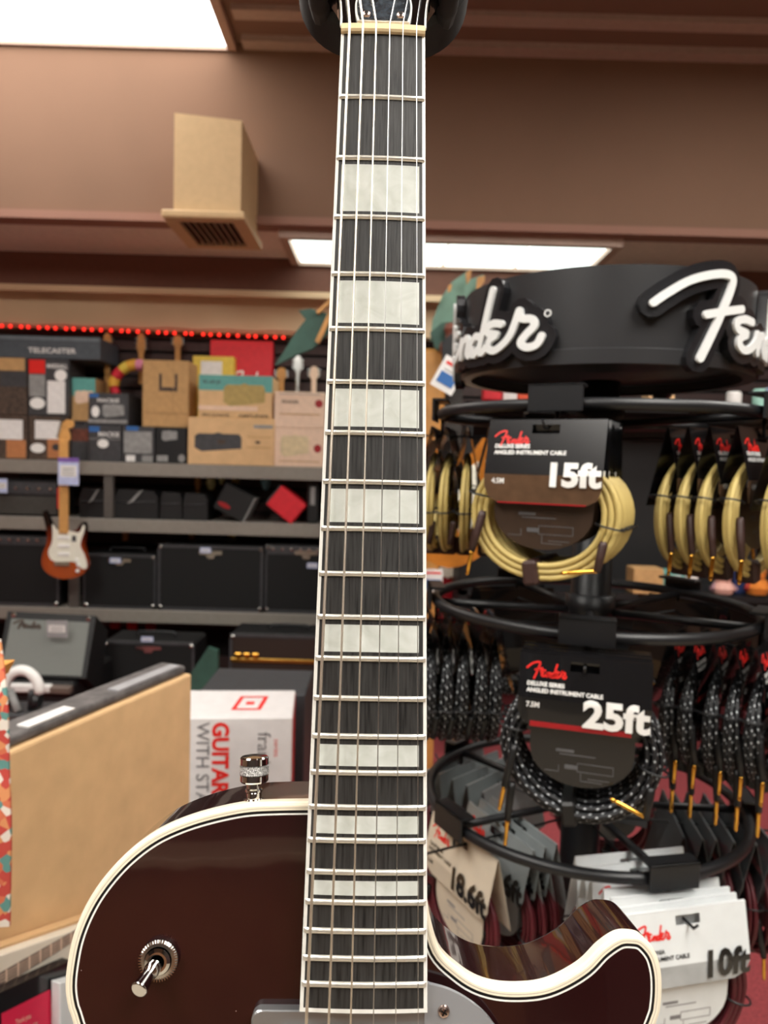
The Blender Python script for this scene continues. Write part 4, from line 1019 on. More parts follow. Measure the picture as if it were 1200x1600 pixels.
def make_pack(style):
    S = dict(
      tan=dict(card=M_card_b, strip=M_sepia, coil=M_tweed, plug=mat('dark_brown_rubber', '3a2420', .5), ft='15ft', m='4.5M', ink=M_white, red=M_red, a='DELUXE SERIES', b='ANGLED INSTRUMENT CABLE', hw=.085, fold=-.080, R=.091, tr=.0045),
      black=dict(card=M_card_b, strip=M_card_b, coil=M_blackb, plug=mat('black_rubber', '0d0d0e', .45), ft='25ft', m='7.5M', ink=M_white, red=M_red, a='DELUXE SERIES', b='ANGLED INSTRUMENT CABLE', hw=.091, fold=-.062, R=.096, tr=.0040),
      white=dict(card=M_card_w, strip=mat('silver_grey_print', 'b4b8ba', .4), coil=M_wine, plug=mat('black_rubber', '0d0d0e', .45), ft='10ft', m='3M', ink=M_card_b, red=M_red, a='CALIFORNIA', b='10\' INSTRUMENT CABLE', R=.092, tr=.0042),
      beige=dict(card=M_card_c, strip=M_card_c, coil=M_wine, plug=mat('black_rubber', '0d0d0e', .45), ft='18.6ft', m='5.5M', ink=M_card_b, red=M_red, a='CALIFORNIA', b='INSTRUMENT CABLE', R=.092, tr=.0042),
      mid=dict(card=M_card_mg, strip=M_card_mg, coil=M_wine, plug=mat('black_rubber', '0d0d0e', .45), ft='18.6ft', m='5.5M', ink=M_card_b, red=M_red, a='CALIFORNIA', b='INSTRUMENT CABLE', R=.092, tr=.0042),
      grey=dict(card=M_card_g, strip=M_card_g, coil=M_wine, plug=mat('black_rubber', '0d0d0e', .45), ft='15ft', m='4.5M', ink=M_card_b, red=M_redd, a='CALIFORNIA', b='INSTRUMENT CABLE', R=.092, tr=.0042))[style]
    t = thing('cable_pack', None, 'cable pack')
    hw = S.get('hw', .098); FO = S.get('fold', -.072); SE_ = -.121 if style == 'tan' else -.104; BL = -.094; SL = .23; th = .0006
    def fp(x, y, z):                 # front panel: x, y(down negative), z outward
        return (x, y*SL - z - .001, y)
    def hexp(mb, x0, x1, y0, y1, z0, z1, mi=0):
        mb.hexa([fp(x0, y0, z1), fp(x1, y0, z1), fp(x1, y1, z1), fp(x0, y1, z1), fp(x0, y0, z0), fp(x1, y0, z0), fp(x1, y1, z0), fp(x0, y1, z0)], mi)
    mb = MB()
    hexp(mb, -hw, -.02, -.021, 0, 0, th); hexp(mb, .02, hw, -.021, 0, 0, th); hexp(mb, -.02, .02, -.008, 0, 0, th)
    hexp(mb, -hw, hw, FO, -.021, 0, th)
    # back panel, mirrored, full height
    q = lambda x, y, z: (x, -(y*SL) + z*0 + z + .001, y)
    mb.hexa([q(-hw, -.125, 0), q(hw, -.125, 0), q(hw, 0, 0), q(-hw, 0, 0), q(-hw, -.125, th), q(hw, -.125, th), q(hw, 0, th), q(-hw, 0, th)])
    mb.box(-hw, hw, -.0018, .0018, -.0012, .0004)
    card = mb.build('header_card', S['card'], t)
    # lower strip: bends back a little below the fold
    def fs(x, y, z):
        y0 = FO; return (x, y0*SL + (y-y0)*(-.02) - z - .001, y) if y < y0 else fp(x, y, z)
    mb = MB(); n = 12
    # outline with rounded lower corners; right side narrows where the cable leaves
    pl = [(-hw, FO), (-hw, SE_+.024), (-hw*.92, SE_+.008), (-hw*.75, SE_), (hw*.75, SE_), (hw*.93, SE_+.008), (hw, SE_+.024), (hw, FO)]
    mb.poly(pl, 0, th, fn=fs)
    strip = mb.build('size_strip', S['strip'], t)
    # lower insert with diagram, sitting inside the coil
    mb = MB(); pl = [(.078*cos(a), -.128+.062*sin(a)) for a in [pi + pi*k/16 for k in range(17)]]
    pl = [(-.072, -.09)] + [(.072*cos(a), -.135+.052*sin(a)) for a in [pi+pi*k/16 for k in range(17)]] + [(.072, -.09)]
    fi = lambda x, y, z: (x, -.006-z, y)
    mb.poly(pl, 0, th, fn=fi)
    ins = mb.build('insert', mat('brown_insert', '3a2c22', .35) if style == 'tan' else S['card'], t)
    lm = M_grey if style in ('tan', 'black') else mat('grey_ink', '7d7b7e', .5)
    mb = MB()
    def bar(x0, x1, y0, y1): mb.hexa([fi(x0, y0, .0009), fi(x1, y0, .0009), fi(x1, y1, .0009), fi(x0, y1, .0009), fi(x0, y0, .0005), fi(x1, y0, .0005), fi(x1, y1, .0005), fi(x0, y1, .0005)])
    for a in ((-.005, .045, -.153, -.152), (-.005, .045, -.165, -.164), (-.005, -.004, -.165, -.152), (.044, .045, -.165, -.152), (-.022, -.005, -.162, -.156), (-.03, .02, -.142, -.1405), (-.05, -.03, -.168, -.167), (-.031, -.03, -.168, -.158), (.01, .04, -.174, -.173), (.0, .001, -.178, -.166), (.0, .03, -.178, -.177), (-.035, -.01, -.138, -.134)): bar(*a)
    mb.build('diagram_print', mat('dim_grey_ink', '5a5a5c', .5) if style in ('tan', 'black') else lm, ins)
    mb = MB(); logo_flat(mb, -hw+.011, -.0215 if style == 'black' else -.026, {'tan': .050, 'black': .054}.get(style, .055), fp, .0014, r=15, n=4); mb.build('logo', S['red'], card)
    mb = MB(); text(mb, S['a'], .0078, fp, -hw+.012, FO+(.038 if style == 'tan' else .0175), .0012, bold=.00025); text(mb, S['b'], .0078, fp, -hw+.012, FO+(.029 if style == 'tan' else .0085), .0012, bold=.00025); mb.build('lettering', S['ink'], card)
    mb = MB(); text(mb, S['m'], .0105, fs, -hw+.012, FO-.013, .0012, bold=.0003, squeeze=.9)
    ftw = {'15ft': .079, '25ft': .090, '10ft': .078}.get(S['ft'], .11)
    size = .044 if style == 'tan' else .052
    mb.build('metric_lettering', S['ink'], strip); mb = MB()
    mw = max(v_[0] for v_ in text_polys(S['ft'], size, .0021)[0])
    text(mb, S['ft'], size, fs, hw-ftw-.001, BL, .0035, bold=.0021, squeeze=ftw/mw)
    mb.build('size_lettering', S['ink'], strip)
    if style in ('black', 'tan'):
        mb = MB().poly([(-hw*.75, SE_+.0015), (hw*.75, SE_+.0015), (hw*.75, SE_-.0005), (-hw*.75, SE_-.0005)][::-1], 0, .0012, fn=fs) if style == 'tan' else MB().poly([(-hw*.8, -.0955), (hw*.72, -.0955), (hw*.72, -.103), (-hw*.8, -.103)][::-1], 0, .0012, fn=fs)
        mb.build('red_band', M_redd, t)
    # coil
    P = coil_pts(R=S['R'], seed=len(style), turns=5.0 if style != 'black' else 6.0, cz=-.130)
    mb = MB().tube([(x*1.05, y*.9-.004, z*1) for x, y, z in P], S['tr'], 8)
    mb.build('cable_coil', S['coil'], t)
    # ties
    R = S['R']
    for a_, r_ in ((radians(168), .0016), (radians(-12), .0016)):
        c = Vector((R*1.05*cos(a_), 0, -.130+R*sin(a_))); d = Vector((cos(a_), 0, sin(a_)))
        MB().tube([c + d*.016*cos(q)*1.25 + Vector((0, 1, 0))*.018*sin(q) for q in [2*pi*k/16 for k in range(16)]], r_, 6, closed=True).build('wire_tie', M_black, t)
    a_ = radians(-98); c = Vector((R*1.05*cos(a_), .0, -.130+R*sin(a_)))
    mb = MB().box(-.011, .011, -.0165, .016, -.019, .017, M=Matrix.Translation(c) @ Matrix.Rotation(a_+pi/2, 4, 'Y'), bev=.004)
    mb.build('strap_tie', S['plug'], t)
    # plugs
    def plug(pts, gold_from, r=.0062):
        a, b_ = Vector(pts[0]), Vector(pts[1]); d = (b_-a)
        pb = MB().tube([a, a+d*.12, a+d*.5, b_], [r*.75, r, r*.95, r*.8], 12).build('plug', S['plug'], t)
        g0, g1 = Vector(pts[-2]), Vector(pts[-1]); g = g1-g0
        MB().tube([g0, g0+g*.1, g0+g*.8, g0+g*.84, g0+g*.9, g1], [.0036, .0031, .0031, .0022, .0033, .0012], 10).build('plug_tip', M_gold, pb)
        return pb
    x0 = -R*1.05-.000
    plug([(x0+.008, -.012, -.135), (x0-.004, -.022, -.195), (x0-.004, -.022, -.195), (x0-.010, -.022, -.232)], 0)
    if style in ('tan', 'black'):
        plug([(R*1.05-.006, -.018, -.168), (R*1.05-.012, -.024, -.21), (R*1.05-.012, -.024, -.208), (R*1.05-.06, -.030, -.215 if style == 'tan' else -.186)], 0)
    if style == 'black':
        plug([(x0+.006, -.014, -.19), (x0+.002, -.018, -.245), (x0+.002, -.018, -.245), (x0, -.018, -.285)], 0)
    return t
PROTO = {}
def subtree(o):
    return {'root': o, 'ch': [subtree(c) for c in kids(o)]}
def copy_sub(n, parent, skip=False):
    c = n['root'].copy(); COL.objects.link(c); c.parent = parent
    for q in n['ch']:
        if not (skip and q['root'].name.startswith('plug')): copy_sub(q, c)
    return c
ORD = ['outermost', 'second from outside', 'third from outside', 'fourth from outside', 'fifth from outside', 'sixth from outside', 'seventh from outside']
def stack(tier, th, rs, styles, desc, group, first=None):
    for i, r_ in enumerate(rs):
        st = styles[i] if isinstance(styles, list) else styles
        if st not in PROTO:
            o = make_pack(st); PROTO[st] = subtree(o)
        else: o = copy_sub(PROTO[st], None, bool(first) and i > 0)      # plugs of the hidden ones cannot be seen
        a = radians(th)
        o.location = (SC.x + r_*cos(a), SC.y + r_*sin(a), HT[tier]-(.0255, .0195, .0195)[tier])
        o.rotation_euler = (0, 0, a+pi/2 + (random.uniform(-.05, .05) if i or tier else 0))
        tag(o, (first if (first and i == 0) else desc + ', ' + ORD[i]), 'cable pack', group)
stack(0, -118, [.335, .31, .29, .27, .252, .236], 'tan', 'tan braided cable on black card behind the front 15ft pack', '15ft packs on the top tier front hook', 'tan braided cable coil on black 15ft card facing forward on the top tier')
stack(0, -46, [.33, .278, .238, .203, .172], 'tan', 'tan cable pack on the top tier hook pointing to the right edge', '15ft packs on the top tier right hook')
stack(0, 170, [.295, .268, .235, .195], 'tan', 'tan cable pack on the top tier hook left, beside the neck', '15ft packs on the top tier left hook')
stack(0, 26, [.32, .28], 'tan', 'tan cable pack on the top tier rear right hook', '15ft packs on the top tier rear hooks')
stack(0, 98, [.32, .29], 'tan', 'tan cable pack on the top tier far back hook', '15ft packs on the top tier rear hooks')
stack(1, -106.5, [.335, .31, .29, .272], 'black', 'black flecked cable on black card behind the front 25ft pack', '25ft packs on the middle tier front hook', 'black flecked cable coil on black 25ft card facing forward on the middle tier')
stack(1, -36, [.335, .298, .265, .232, .2, .168], 'black', 'black flecked cable pack on the middle tier hook to the right', '25ft packs on the middle tier right hook')
stack(1, 180, [.325, .297, .269, .24, .21, .18], 'black', 'black flecked cable pack on the middle tier hook left, beside the neck', '25ft packs on the middle tier left hook')
stack(1, 108, [.32, .28], 'black', 'black flecked cable pack on the middle tier rear hook', '25ft packs on the middle tier rear hooks')
stack(1, 36, [.32, .28], 'black', 'black flecked cable pack on the middle tier rear right hook', '25ft packs on the middle tier rear hooks')
stack(2, -78.5, [.33, .312, .292, .268, .235, .205, .175], 'white', 'white cable card behind the front 10ft pack on the bottom tier', '10ft packs on the bottom tier front hook', 'white 10ft cable card with wine red cable, frontmost at lower right')
stack(2, -8, [.305, .275, .245, .215, .19, .165], 'grey', 'dark grey card with wine red cable on the bottom tier right hook', 'grey packs on the bottom tier right hook')
stack(2, -152, [.265, .19, .165, .14], ['beige', 'mid', 'mid', 'mid'], 'mid grey cable card behind the 18.6ft pack on the bottom tier', 'packs on the bottom tier left hook', 'pale 18.6ft cable card, warm light in its colour, beside the guitar neck on the bottom tier')
stack(2, 136, [.30, .265, .23, .195, .16], 'mid', 'mid grey cable card on the bottom tier rear left hook', 'grey packs on the bottom tier rear left hook')
stack(2, 64, [.30, .26], 'grey', 'dark grey card with wine red cable on the bottom tier rear hook', 'grey packs on the bottom tier rear hook')

# ================================================================== THE GUITAR IN FRONT
R_ = Matrix(((.9998, .00923, -.0178), (.01924, -.19267, .98107), (.00563, -.98122, -.19281)))
ex, es, en = R_.col[0].normalized(), R_.col[1].normalized(), R_.col[2].normalized()
S0 = .86
T0 = Vector((-.00712, .38872, .21971+EYE))
gt = thing('archtop_electric_guitar', 'wine red electric guitar with cream binding and block inlays, close in front', 'guitar')
M4 = Matrix((ex, -es, -en)).transposed().to_4x4(); M4.translation = T0 + es*S0
gt.matrix_world = M4
G = lambda x, s, h: (x, S0-s, h)
SCALE = .625
fret_s = lambda n: SCALE*(1-2**(-n/12))
halfw = lambda s: (.043 + (.0552-.043)*s/.48)/2
cv = lambda x: -x*x/(2*.305)
BT = -.012                              # top of the body below the fretboard plane
SE = .4610

# materials
M_wine_l = bpy.data.materials.new('wine_red_lacquer'); M_wine_l.use_nodes = True; nn, ll, b = N(M_wine_l)
b.inputs['Base Color'].default_value = srgb('2e0c0e'); b.inputs['Roughness'].default_value = .16
b.inputs['Coat Weight'].default_value = 1; b.inputs['Coat Roughness'].default_value = .03
tc = nn.new('ShaderNodeTexCoord'); n1 = nn.new('ShaderNodeTexNoise'); n1.inputs['Scale'].default_value = 9; ra = nn.new('ShaderNodeValToRGB')
ra.color_ramp.elements[0].color = srgb('1c0709'); ra.color_ramp.elements[1].color = srgb('2c0e0e')
ll.new(tc.outputs['Object'], n1.inputs[0]); ll.new(n1.outputs[0], ra.inputs[0])
# fine dust specks lying on the lacquer
vo = nn.new('ShaderNodeTexVoronoi'); vo.inputs['Scale'].default_value = 160; vo.inputs['Randomness'].default_value = 1
ll.new(tc.outputs['Object'], vo.inputs[0]); lt = nn.new('ShaderNodeMath'); lt.operation = 'LESS_THAN'; lt.inputs[1].default_value = .035; ll.new(vo.outputs['Distance'], lt.inputs[0])
sc = nn.new('ShaderNodeSeparateColor'); ll.new(vo.outputs['Color'], sc.inputs[0]); l2 = nn.new('ShaderNodeMath'); l2.operation = 'LESS_THAN'; l2.inputs[1].default_value = .16; ll.new(sc.outputs[0], l2.inputs[0])
mu = nn.new('ShaderNodeMath'); mu.operation = 'MULTIPLY'; ll.new(lt.outputs[0], mu.inputs[0]); ll.new(l2.outputs[0], mu.inputs[1])
mx = nn.new('ShaderNodeMix'); mx.data_type = 'RGBA'; ll.new(mu.outputs[0], mx.inputs[0]); ll.new(ra.outputs[0], mx.inputs[6]); mx.inputs[7].default_value = srgb('a08f8a')
ll.new(mx.outputs[2], b.inputs['Base Color'])
n2 = nn.new('ShaderNodeTexNoise'); n2.inputs['Scale'].default_value = 14; bm = nn.new('ShaderNodeBump'); bm.inputs['Strength'].default_value = .25; bm.inputs['Distance'].default_value = .0012
ll.new(tc.outputs['Object'], n2.inputs[0]); ll.new(n2.outputs[0], bm.inputs['Height']); ll.new(bm.outputs[0], b.inputs['Coat Normal'])
M_bind = mat('cream_binding', 'f1e6cf', .3, var=.03, vscale=40, coat=.5)
M_bindw = mat('white_binding', 'efeee8', .3, var=.02, vscale=60, coat=.4)
M_bline = mat('black_purfling', '0a0a0a', .4, var=0)
M_ebony = bpy.data.materials.new('ebony_board'); M_ebony.use_nodes = True; nn, ll, b = N(M_ebony)
tc = nn.new('ShaderNodeTexCoord'); mp = nn.new('ShaderNodeMapping'); mp.inputs['Scale'].default_value = (900, 45, 60); n1 = nn.new('ShaderNodeTexNoise'); n1.inputs['Scale'].default_value = 1; n1.inputs['Detail'].default_value = 3
ra = nn.new('ShaderNodeValToRGB'); e = ra.color_ramp.elements; e[0].position = .32; e[0].color = srgb('101010'); e[1].position = .62; e[1].color = srgb('353433'); x = e.new(.44); x.color = srgb('292827')
ll.new(tc.outputs['Object'], mp.inputs[0]); ll.new(mp.outputs[0], n1.inputs[0]); ll.new(n1.outputs[0], ra.inputs[0]); ll.new(ra.outputs[0], b.inputs['Base Color']); b.inputs['Roughness'].default_value = .48
bm = nn.new('ShaderNodeBump'); bm.inputs['Strength'].default_value = .4; bm.inputs['Distance'].default_value = .0003; ll.new(n1.outputs[0], bm.inputs['Height']); ll.new(bm.outputs[0], b.inputs['Normal'])
M_pearl = bpy.data.materials.new('pearloid'); M_pearl.use_nodes = True; nn, ll, b = N(M_pearl)
tc = nn.new('ShaderNodeTexCoord'); n1 = nn.new('ShaderNodeTexNoise'); n1.inputs['Scale'].default_value = 90; n1.inputs['Distortion'].default_value = 1.0; n1.inputs['Detail'].default_value = 3
ra = nn.new('ShaderNodeValToRGB'); e = ra.color_ramp.elements; e[0].position = .3; e[0].color = srgb('c2c6be'); e[1].position = .75; e[1].color = srgb('d8dbd6')
ll.new(tc.outputs['Object'], n1.inputs[0]); ll.new(n1.outputs[0], ra.inputs[0]); ll.new(ra.outputs[0], b.inputs['Base Color']); b.inputs['Roughness'].default_value = .3
M_fret = mat('polished_fret', 'e6e2d8', .38, .8, var=0)
M_string_w = mat('wound_string', 'f2e8d8', .42, 1, var=0)
M_string_p = mat('plain_string', 'd0d0ce', .3, 1, var=0)
M_alu = mat('brushed_aluminium', 'a9abad', .36, .85, var=.02)
M_guard = mat('silver_grey_pickguard', '9c9fa3', .25, .3, var=.01, coat=.5)

# body
left = [(-28.1,377.9),(-42.1,378.3),(-56.6,379.4),(-73.8,383.2),(-88.0,388.1),(-99.2,394.0),(-110.1,402.9),(-119.4,413.9),(-125.7,424.8),(-129.9,436.8),(-131.6,448.7),(-131.7,457.9),(-130.0,465.7),(-127.3,472.2)]
low_l = [(-117,500),(-109,530),(-112,565),(-128,600),(-150,640),(-163,685),(-164,730),(-150,780),(-115,825),(-60,850),(0,857)]
low_r = [(60,850),(115,825),(150,780),(164,730),(163,685),(150,640),(128,600),(112,565),(109,530),(117,500)]
right = [(28.8,425.7),(33.5,440.2),(42.4,448.6),(51.6,453.8),(63.0,456.1),(77.3,455.5),(87.7,452.2),(98.1,446.3),(106.0,439.0),(114.0,434.1),(120.6,433.5),(125.8,435.0),(130.9,440.6),(133.2,447.8),(133.6,455.0),(132.8,463.2),(130.5,470.4)]
o1 = left + low_l + low_r + right[::-1]
sm = [tuple(v) for v in smooth([Vector((x/1000, y/1000)) for x, y in o1], 5)]       # open curve from left neck joint round to right
sm += [(.0262, .41), (.0258, .385), (.0245, .378)]                                  # under the fretboard
outl = sm
def inset(pts, d):
    n = len(pts); out = []
    for i in range(n):
        a, b_, c = Vector(pts[i-1]), Vector(pts[i]), Vector(pts[(i+1) % n])
        t1, t2 = (b_-a), (c-b_)
        t1 = t1.normalized() if t1.length > 1e-9 else t2.normalized(); t2 = t2.normalized() if t2.length > 1e-9 else t1
        n1 = Vector((t1.y, -t1.x)); n2 = Vector((t2.y, -t2.x)); nn_ = (n1+n2)
        nn_ = nn_.normalized() if nn_.length > .2 else n1
        k = 1/max(.5, nn_.dot(n1)); out.append(tuple(b_ + nn_*d*k*sgn))
    return out
area = sum(outl[i-1][0]*outl[i][1]-outl[i][0]*outl[i-1][1] for i in range(len(outl)))
sgn = -1 if area > 0 else 1
def ringlist(prof, mb, mis):
    n = len(outl); rings = []
    for ins, h in prof:
        P = inset(outl, ins) if ins else outl
        rings.append([G(x, y, h) for x, y in P])
    for k in range(len(rings)-1):
        mb.add(rings[k]+rings[k+1], [(i, (i+1) % n, n+(i+1) % n, n+i) for i in range(n)], mis[k], True)
    return rings
TH = .045
mb = MB()
rg = ringlist([(.004, BT-TH), (.001, BT-TH+.001), (0, BT-TH+.004), (0, BT-.0065)], mb, [0, 0, 0])
bk = tessellate_polygon([[Vector((x, y, 0)) for x, y in inset(outl, .004)]]); mb.add(rg[0], [tuple(f) for f in bk])
P = inset(outl, .0056); tp = tessellate_polygon([[Vector((x, y, 0)) for x, y in P]]); mb.add([G(x, y, BT) for x, y in P], [tuple(f) for f in tp])
mb.build('body', M_wine_l, gt)
mb = MB(); ringlist([(0, BT-.0065), (0, BT-.0016), (.0005, BT-.0005), (.0016, BT), (.0024, BT), (.0027, BT), (.0036, BT), (.0048, BT), (.0056, BT)], mb, [0, 0, 0, 0, 2, 0, 1, 3])
mb.build('body_binding', [M_bind, M_bline, mat('grey_purfling', 'b9ad9c', .4), M_bindw], gt)

# neck and heel
mb = MB(); prof = [pi + pi*k/10 for k in range(11)]; secs = []
for s_ in [i*.02 for i in range(0, 21)]:
    hw = halfw(s_)-.0006; dp = .0145+.004*s_/.4
    if s_ > .34: dp = min(.05, dp + (s_-.34)*.5)
    secs.append([G(hw*cos(a), s_, -.006+dp*sin(a)) for a in prof])
vs = [v for q in secs for v in q]; n = 11
mb.add(vs, [(i*n+k, i*n+k+1, (i+1)*n+k+1, (i+1)*n+k) for i in range(len(secs)-1) for k in range(n-1)], 0, True)
mb.build('neck', mat('wine_neck_lacquer', '2a0d0d', .25, coat=.5), gt)

# fretboard
def strip_mesh(mb, x0f, x1f, s0, s1, h0, mi, ns=12, nx=8, skirt=None):
    vs = []; 
    for i in range(ns+1):
        s_ = s0+(s1-s0)*i/ns
        for k in range(nx+1):
            x = x0f(s_)+(x1f(s_)-x0f(s_))*k/nx; vs.append(G(x, s_, h0+cv(x)))
    fs = [(i*(nx+1)+k, i*(nx+1)+k+1, (i+1)*(nx+1)+k+1, (i+1)*(nx+1)+k) for i in range(ns) for k in range(nx)]
    mb.add(vs, fs, mi, True)
BW = .0016
mb = MB(); strip_mesh(mb, lambda s_: -halfw(s_)+BW, lambda s_: halfw(s_)-BW, 0, SE-.0016, 0, 0, 12, 10)
for sg in (-1, 1):
    mb.add([G(sg*(halfw(0)-BW), 0, -.0065), G(sg*(halfw(SE)-BW), SE, -.0065), G(sg*(halfw(SE)-BW), SE, 0+cv(.027)), G(sg*(halfw(0)-BW), 0, cv(.02))], [(0, 1, 2, 3)])
mb.add([G(-.02, 0, -.0065), G(.02, 0, -.0065), G(.026, SE-.002, -.0065), G(-.026, SE-.002, -.0065)], [(0, 1, 2, 3)])
fb = mb.build('fretboard', M_ebony, gt)
mb = MB()
for sg in (-1, 1):
    for i in range(12):
        s0, s1 = SE*i/12, SE*(i+1)/12
        P8 = []
        for s_ in (s0, s1):
            hw = halfw(s_); P8.append([G(sg*(hw-BW), s_, -.0068), G(sg*hw, s_, -.0068), G(sg*hw, s_, cv(hw)-.0004), G(sg*(hw-.0004), s_, cv(hw)+.00005), G(sg*(hw-BW), s_, cv(hw-BW)+.00008)])
        mb.add(P8[0]+P8[1], [(k, (k+1) % 5, 5+(k+1) % 5, 5+k) for k in range(5)])
    mb.add(P8[1], [(0, 1, 2, 3, 4)])
hw = halfw(SE); N_ = 10; vs = []
for k in range(N_+1):
    x = -hw+2*hw*k/N_; vs += [G(x, SE-.0017, cv(x)+.00008), G(x, SE, cv(x)), G(x, SE, -.0068)]
mb.add(vs, [(3*k, 3*k+3, 3*k+4, 3*k+1) for k in range(N_)] + [(3*k+1, 3*k+4, 3*k+5, 3*k+2) for k in range(N_)])
mb.build('fretboard_binding', M_bindw, gt)
for n_ in (3, 5, 7, 9, 12, 15, 17, 19):
    s0, s1 = fret_s(n_-1)+.0034, fret_s(n_)-.0030
    if n_ > 12: s0, s1 = fret_s(n_-1)+.0036, fret_s(n_)-.0028
    mb = MB(); strip_mesh(mb, lambda s_: -halfw(s_)*.86, lambda s_: halfw(s_)*.86, s0, s1, .00012, 0, 2, 8)
    mb.build('block_inlay', M_pearl, fb)
for n_ in range(1, 23):
    s_ = fret_s(n_); hw = halfw(s_)-.0005; mb = MB(); vs = []; pr = [(-.00125, 0), (-.0011, .0006), (-.0006, .0010), (0, .00115), (.0006, .0010), (.0011, .0006), (.00125, 0)]
    K = 12
    for k in range(K+1):
        x = -hw+2*hw*k/K; tp_ = 0 if k in (0, K) else 1
        for ds, h in pr: vs.append(G(x if tp_ else x, s_+ds*(1 if tp_ else .8), cv(x)+.0001+h*(1 if tp_ else .25)))
    # pull the second/last sections in to bevel the ends
    for kk, sx in ((1, -1), (K-1, 1)):
        for j in range(7):
            x = sx*(hw-.0011); v = vs[kk*7+j]; vs[kk*7+j] = (x, v[1], v[2])
    mb.add(vs, [(k*7+j, k*7+j+1, (k+1)*7+j+1, (k+1)*7+j) for k in range(K) for j in range(6)], 0, True)
    mb.add(vs, [tuple(range(7)), tuple(K*7+j for j in range(7))])
    mb.build('fret', M_fret, gt)
# nut
mb = MB(); hw = .0214; vs = []
for k in range(11):
    x = -hw+2*hw*k/10; z_ = cv(x)
    vs += [G(x, 0, -.004), G(x, -.0002, z_+.0016), G(x, -.0014, z_+.0022), G(x, -.0046, z_+.0018), G(x, -.0052, z_-.001), G(x, -.0052, -.006)]
mb.add(vs, [(6*k+j, 6*k+j+1, 6*k+j+7, 6*k+j+6) for k in range(10) for j in range(5)], 0, False)
mb.add(vs, [tuple(range(6)), tuple(60+j for j in range(6))])
mb.build('nut', mat('bone_nut', 'e8cfa4', .35, var=.03), gt)
# headstock
HA = radians(12)
H = lambda x, s_, h: G(x, -.005 - s_*cos(HA) - h*sin(HA), -.0015 - s_*sin(HA) + h*cos(HA))
hs = [(-.0216, 0), (-.0220, .010), (-.0238, .024), (-.030, .037), (-.040, .06), (-.039, .11), (-.045, .155), (-.03, .168), (0, .178), (.03, .168), (.045, .155), (.039, .11), (.040, .06), (.030, .037), (.0238, .024), (.0220, .010), (.0216, 0)]
hp = [tuple(v) for v in smooth([Vector(p) for p in hs], 4)]
M_hs = mat('black_gloss_headstock', '0b0b0d', .12, coat=.8, var=.05)
hd = MB().poly(hp, -.015, 0, fn=H).build('headstock', M_hs, gt)
bq = [tuple(v) for v in smooth([Vector(p) for p in [(-.0215, .0), (-.0218, .010), (-.0236, .024), (-.0298, .037), (-.0398, .06), (-.0388, .11), (-.0448, .155)]], 4)]
for sg in (-1, 1):
    MB().tube([H(sg*x, y, -.0004) for x, y in bq], .0007, 6).build('headstock_binding', M_bindw, hd)
tr = [tuple(v) for v in smooth([Vector(p) for p in [(-.0132, .002), (-.0145, .008), (-.0145, .016), (-.012, .026), (-.006, .04), (0, .05), (.006, .04), (.012, .026), (.0145, .016), (.0145, .008), (.0132, .002)]], 4)]
tc_ = MB().poly(tr, .0, .0018, fn=H).poly([(x*.93, .0028+(y-.002)*.95) for x, y in tr], .0018, .0022, 1, fn=H).build('truss_rod_cover', [M_bindw, mat('scuffed_black_plate', '30363c', .18, var=.35, vscale=260, coat=.5, bump=.5, bscale=500)], gt)
M_screw = mat('nickel_screw', 'b9a39a', .25, 1, var=0)
def screw(pos, r, parent, fn, depth=.0012):
    mb = MB(); n = 16; x0, s0, h0 = pos
    prof = [(0, 1), (.5, .93), (.85, .6), (1, 0)]
    for i in range(3):
        (a, ha), (b_, hb) = prof[i], prof[i+1]
        vs = [fn(x0+r*a*cos(2*pi*k/n), s0+r*a*sin(2*pi*k/n), h0+depth*ha) for k in range(n)] + [fn(x0+r*b_*cos(2*pi*k/n), s0+r*b_*sin(2*pi*k/n), h0+depth*hb) for k in range(n)]
        mb.add(vs, [(k, (k+1) % n, n+(k+1) % n, n+k) for k in range(n)], 0, True)
    for a in (.5, .5+pi/2):
        c, q = cos(a), sin(a); L_, w_ = r*.55, r*.13
        P4 = [(c*L_-q*w_, q*L_+c*w_), (c*L_+q*w_, q*L_-c*w_), (-c*L_+q*w_, -q*L_-c*w_), (-c*L_-q*w_, -q*L_+c*w_)]
        mb.add([fn(x0+a_, s0+b_, h0+depth*1.02) for a_, b_ in P4], [(0, 1, 2, 3)], 1)
    return mb.build('screw', [M_screw, M_bline], parent)
for x in (-.0088, .0088): screw((x, .0062, .0022), .0022, tc_, H)
for sg in (-1, 1):
    for k in range(3):
        y = .055+.042*k
        q = MB().tube([H(sg*.024, y, 0), H(sg*.024, y, .013)], .003, 10).build('tuner_post', M_chrome, hd)
        MB().tube([H(sg*.038, y, -.008), H(sg*.055, y, -.008)], [.003, .003], 8).tube([H(sg*.055, y, -.008), H(sg*.058, y, -.008), H(sg*.068, y, -.008)], [.004, .0075, .006], 10).build('tuner_button', M_chrome, hd)

# strings
nx_ = [-.0171, -.0103, -.0036, .0033, .0100, .0169]; bx = [-.0239, -.0145, -.0053, .0042, .0136, .0231]
rad = [.00068, .00054, .00042, .00026, .00021, .00017]
for k in range(6):
    x0 = nx_[k]; sl = (bx[k]-nx_[k])/.464
    def hh(s_, x): return .0022+cv(x)*.9 + s_*.0030/.46
    pts = [G(x0+sl*s_, s_, hh(s_, x0+sl*s_)) for s_ in (0, .1, .2, .3, .4, .464, .52, SCALE)]
    sg = -1 if k < 3 else 1; kk = [0, 1, 2, 2, 1, 0][k]
    pts = [H(sg*.0225, .055+.042*kk, .006), G(x0, -.0048, .0017+cv(x0))] + pts + [G(x0+sl*.7, .70, BT+.012)]
    MB().tube(pts, rad[k], 8).build('string', M_string_w if k < 3 else M_string_p, gt)

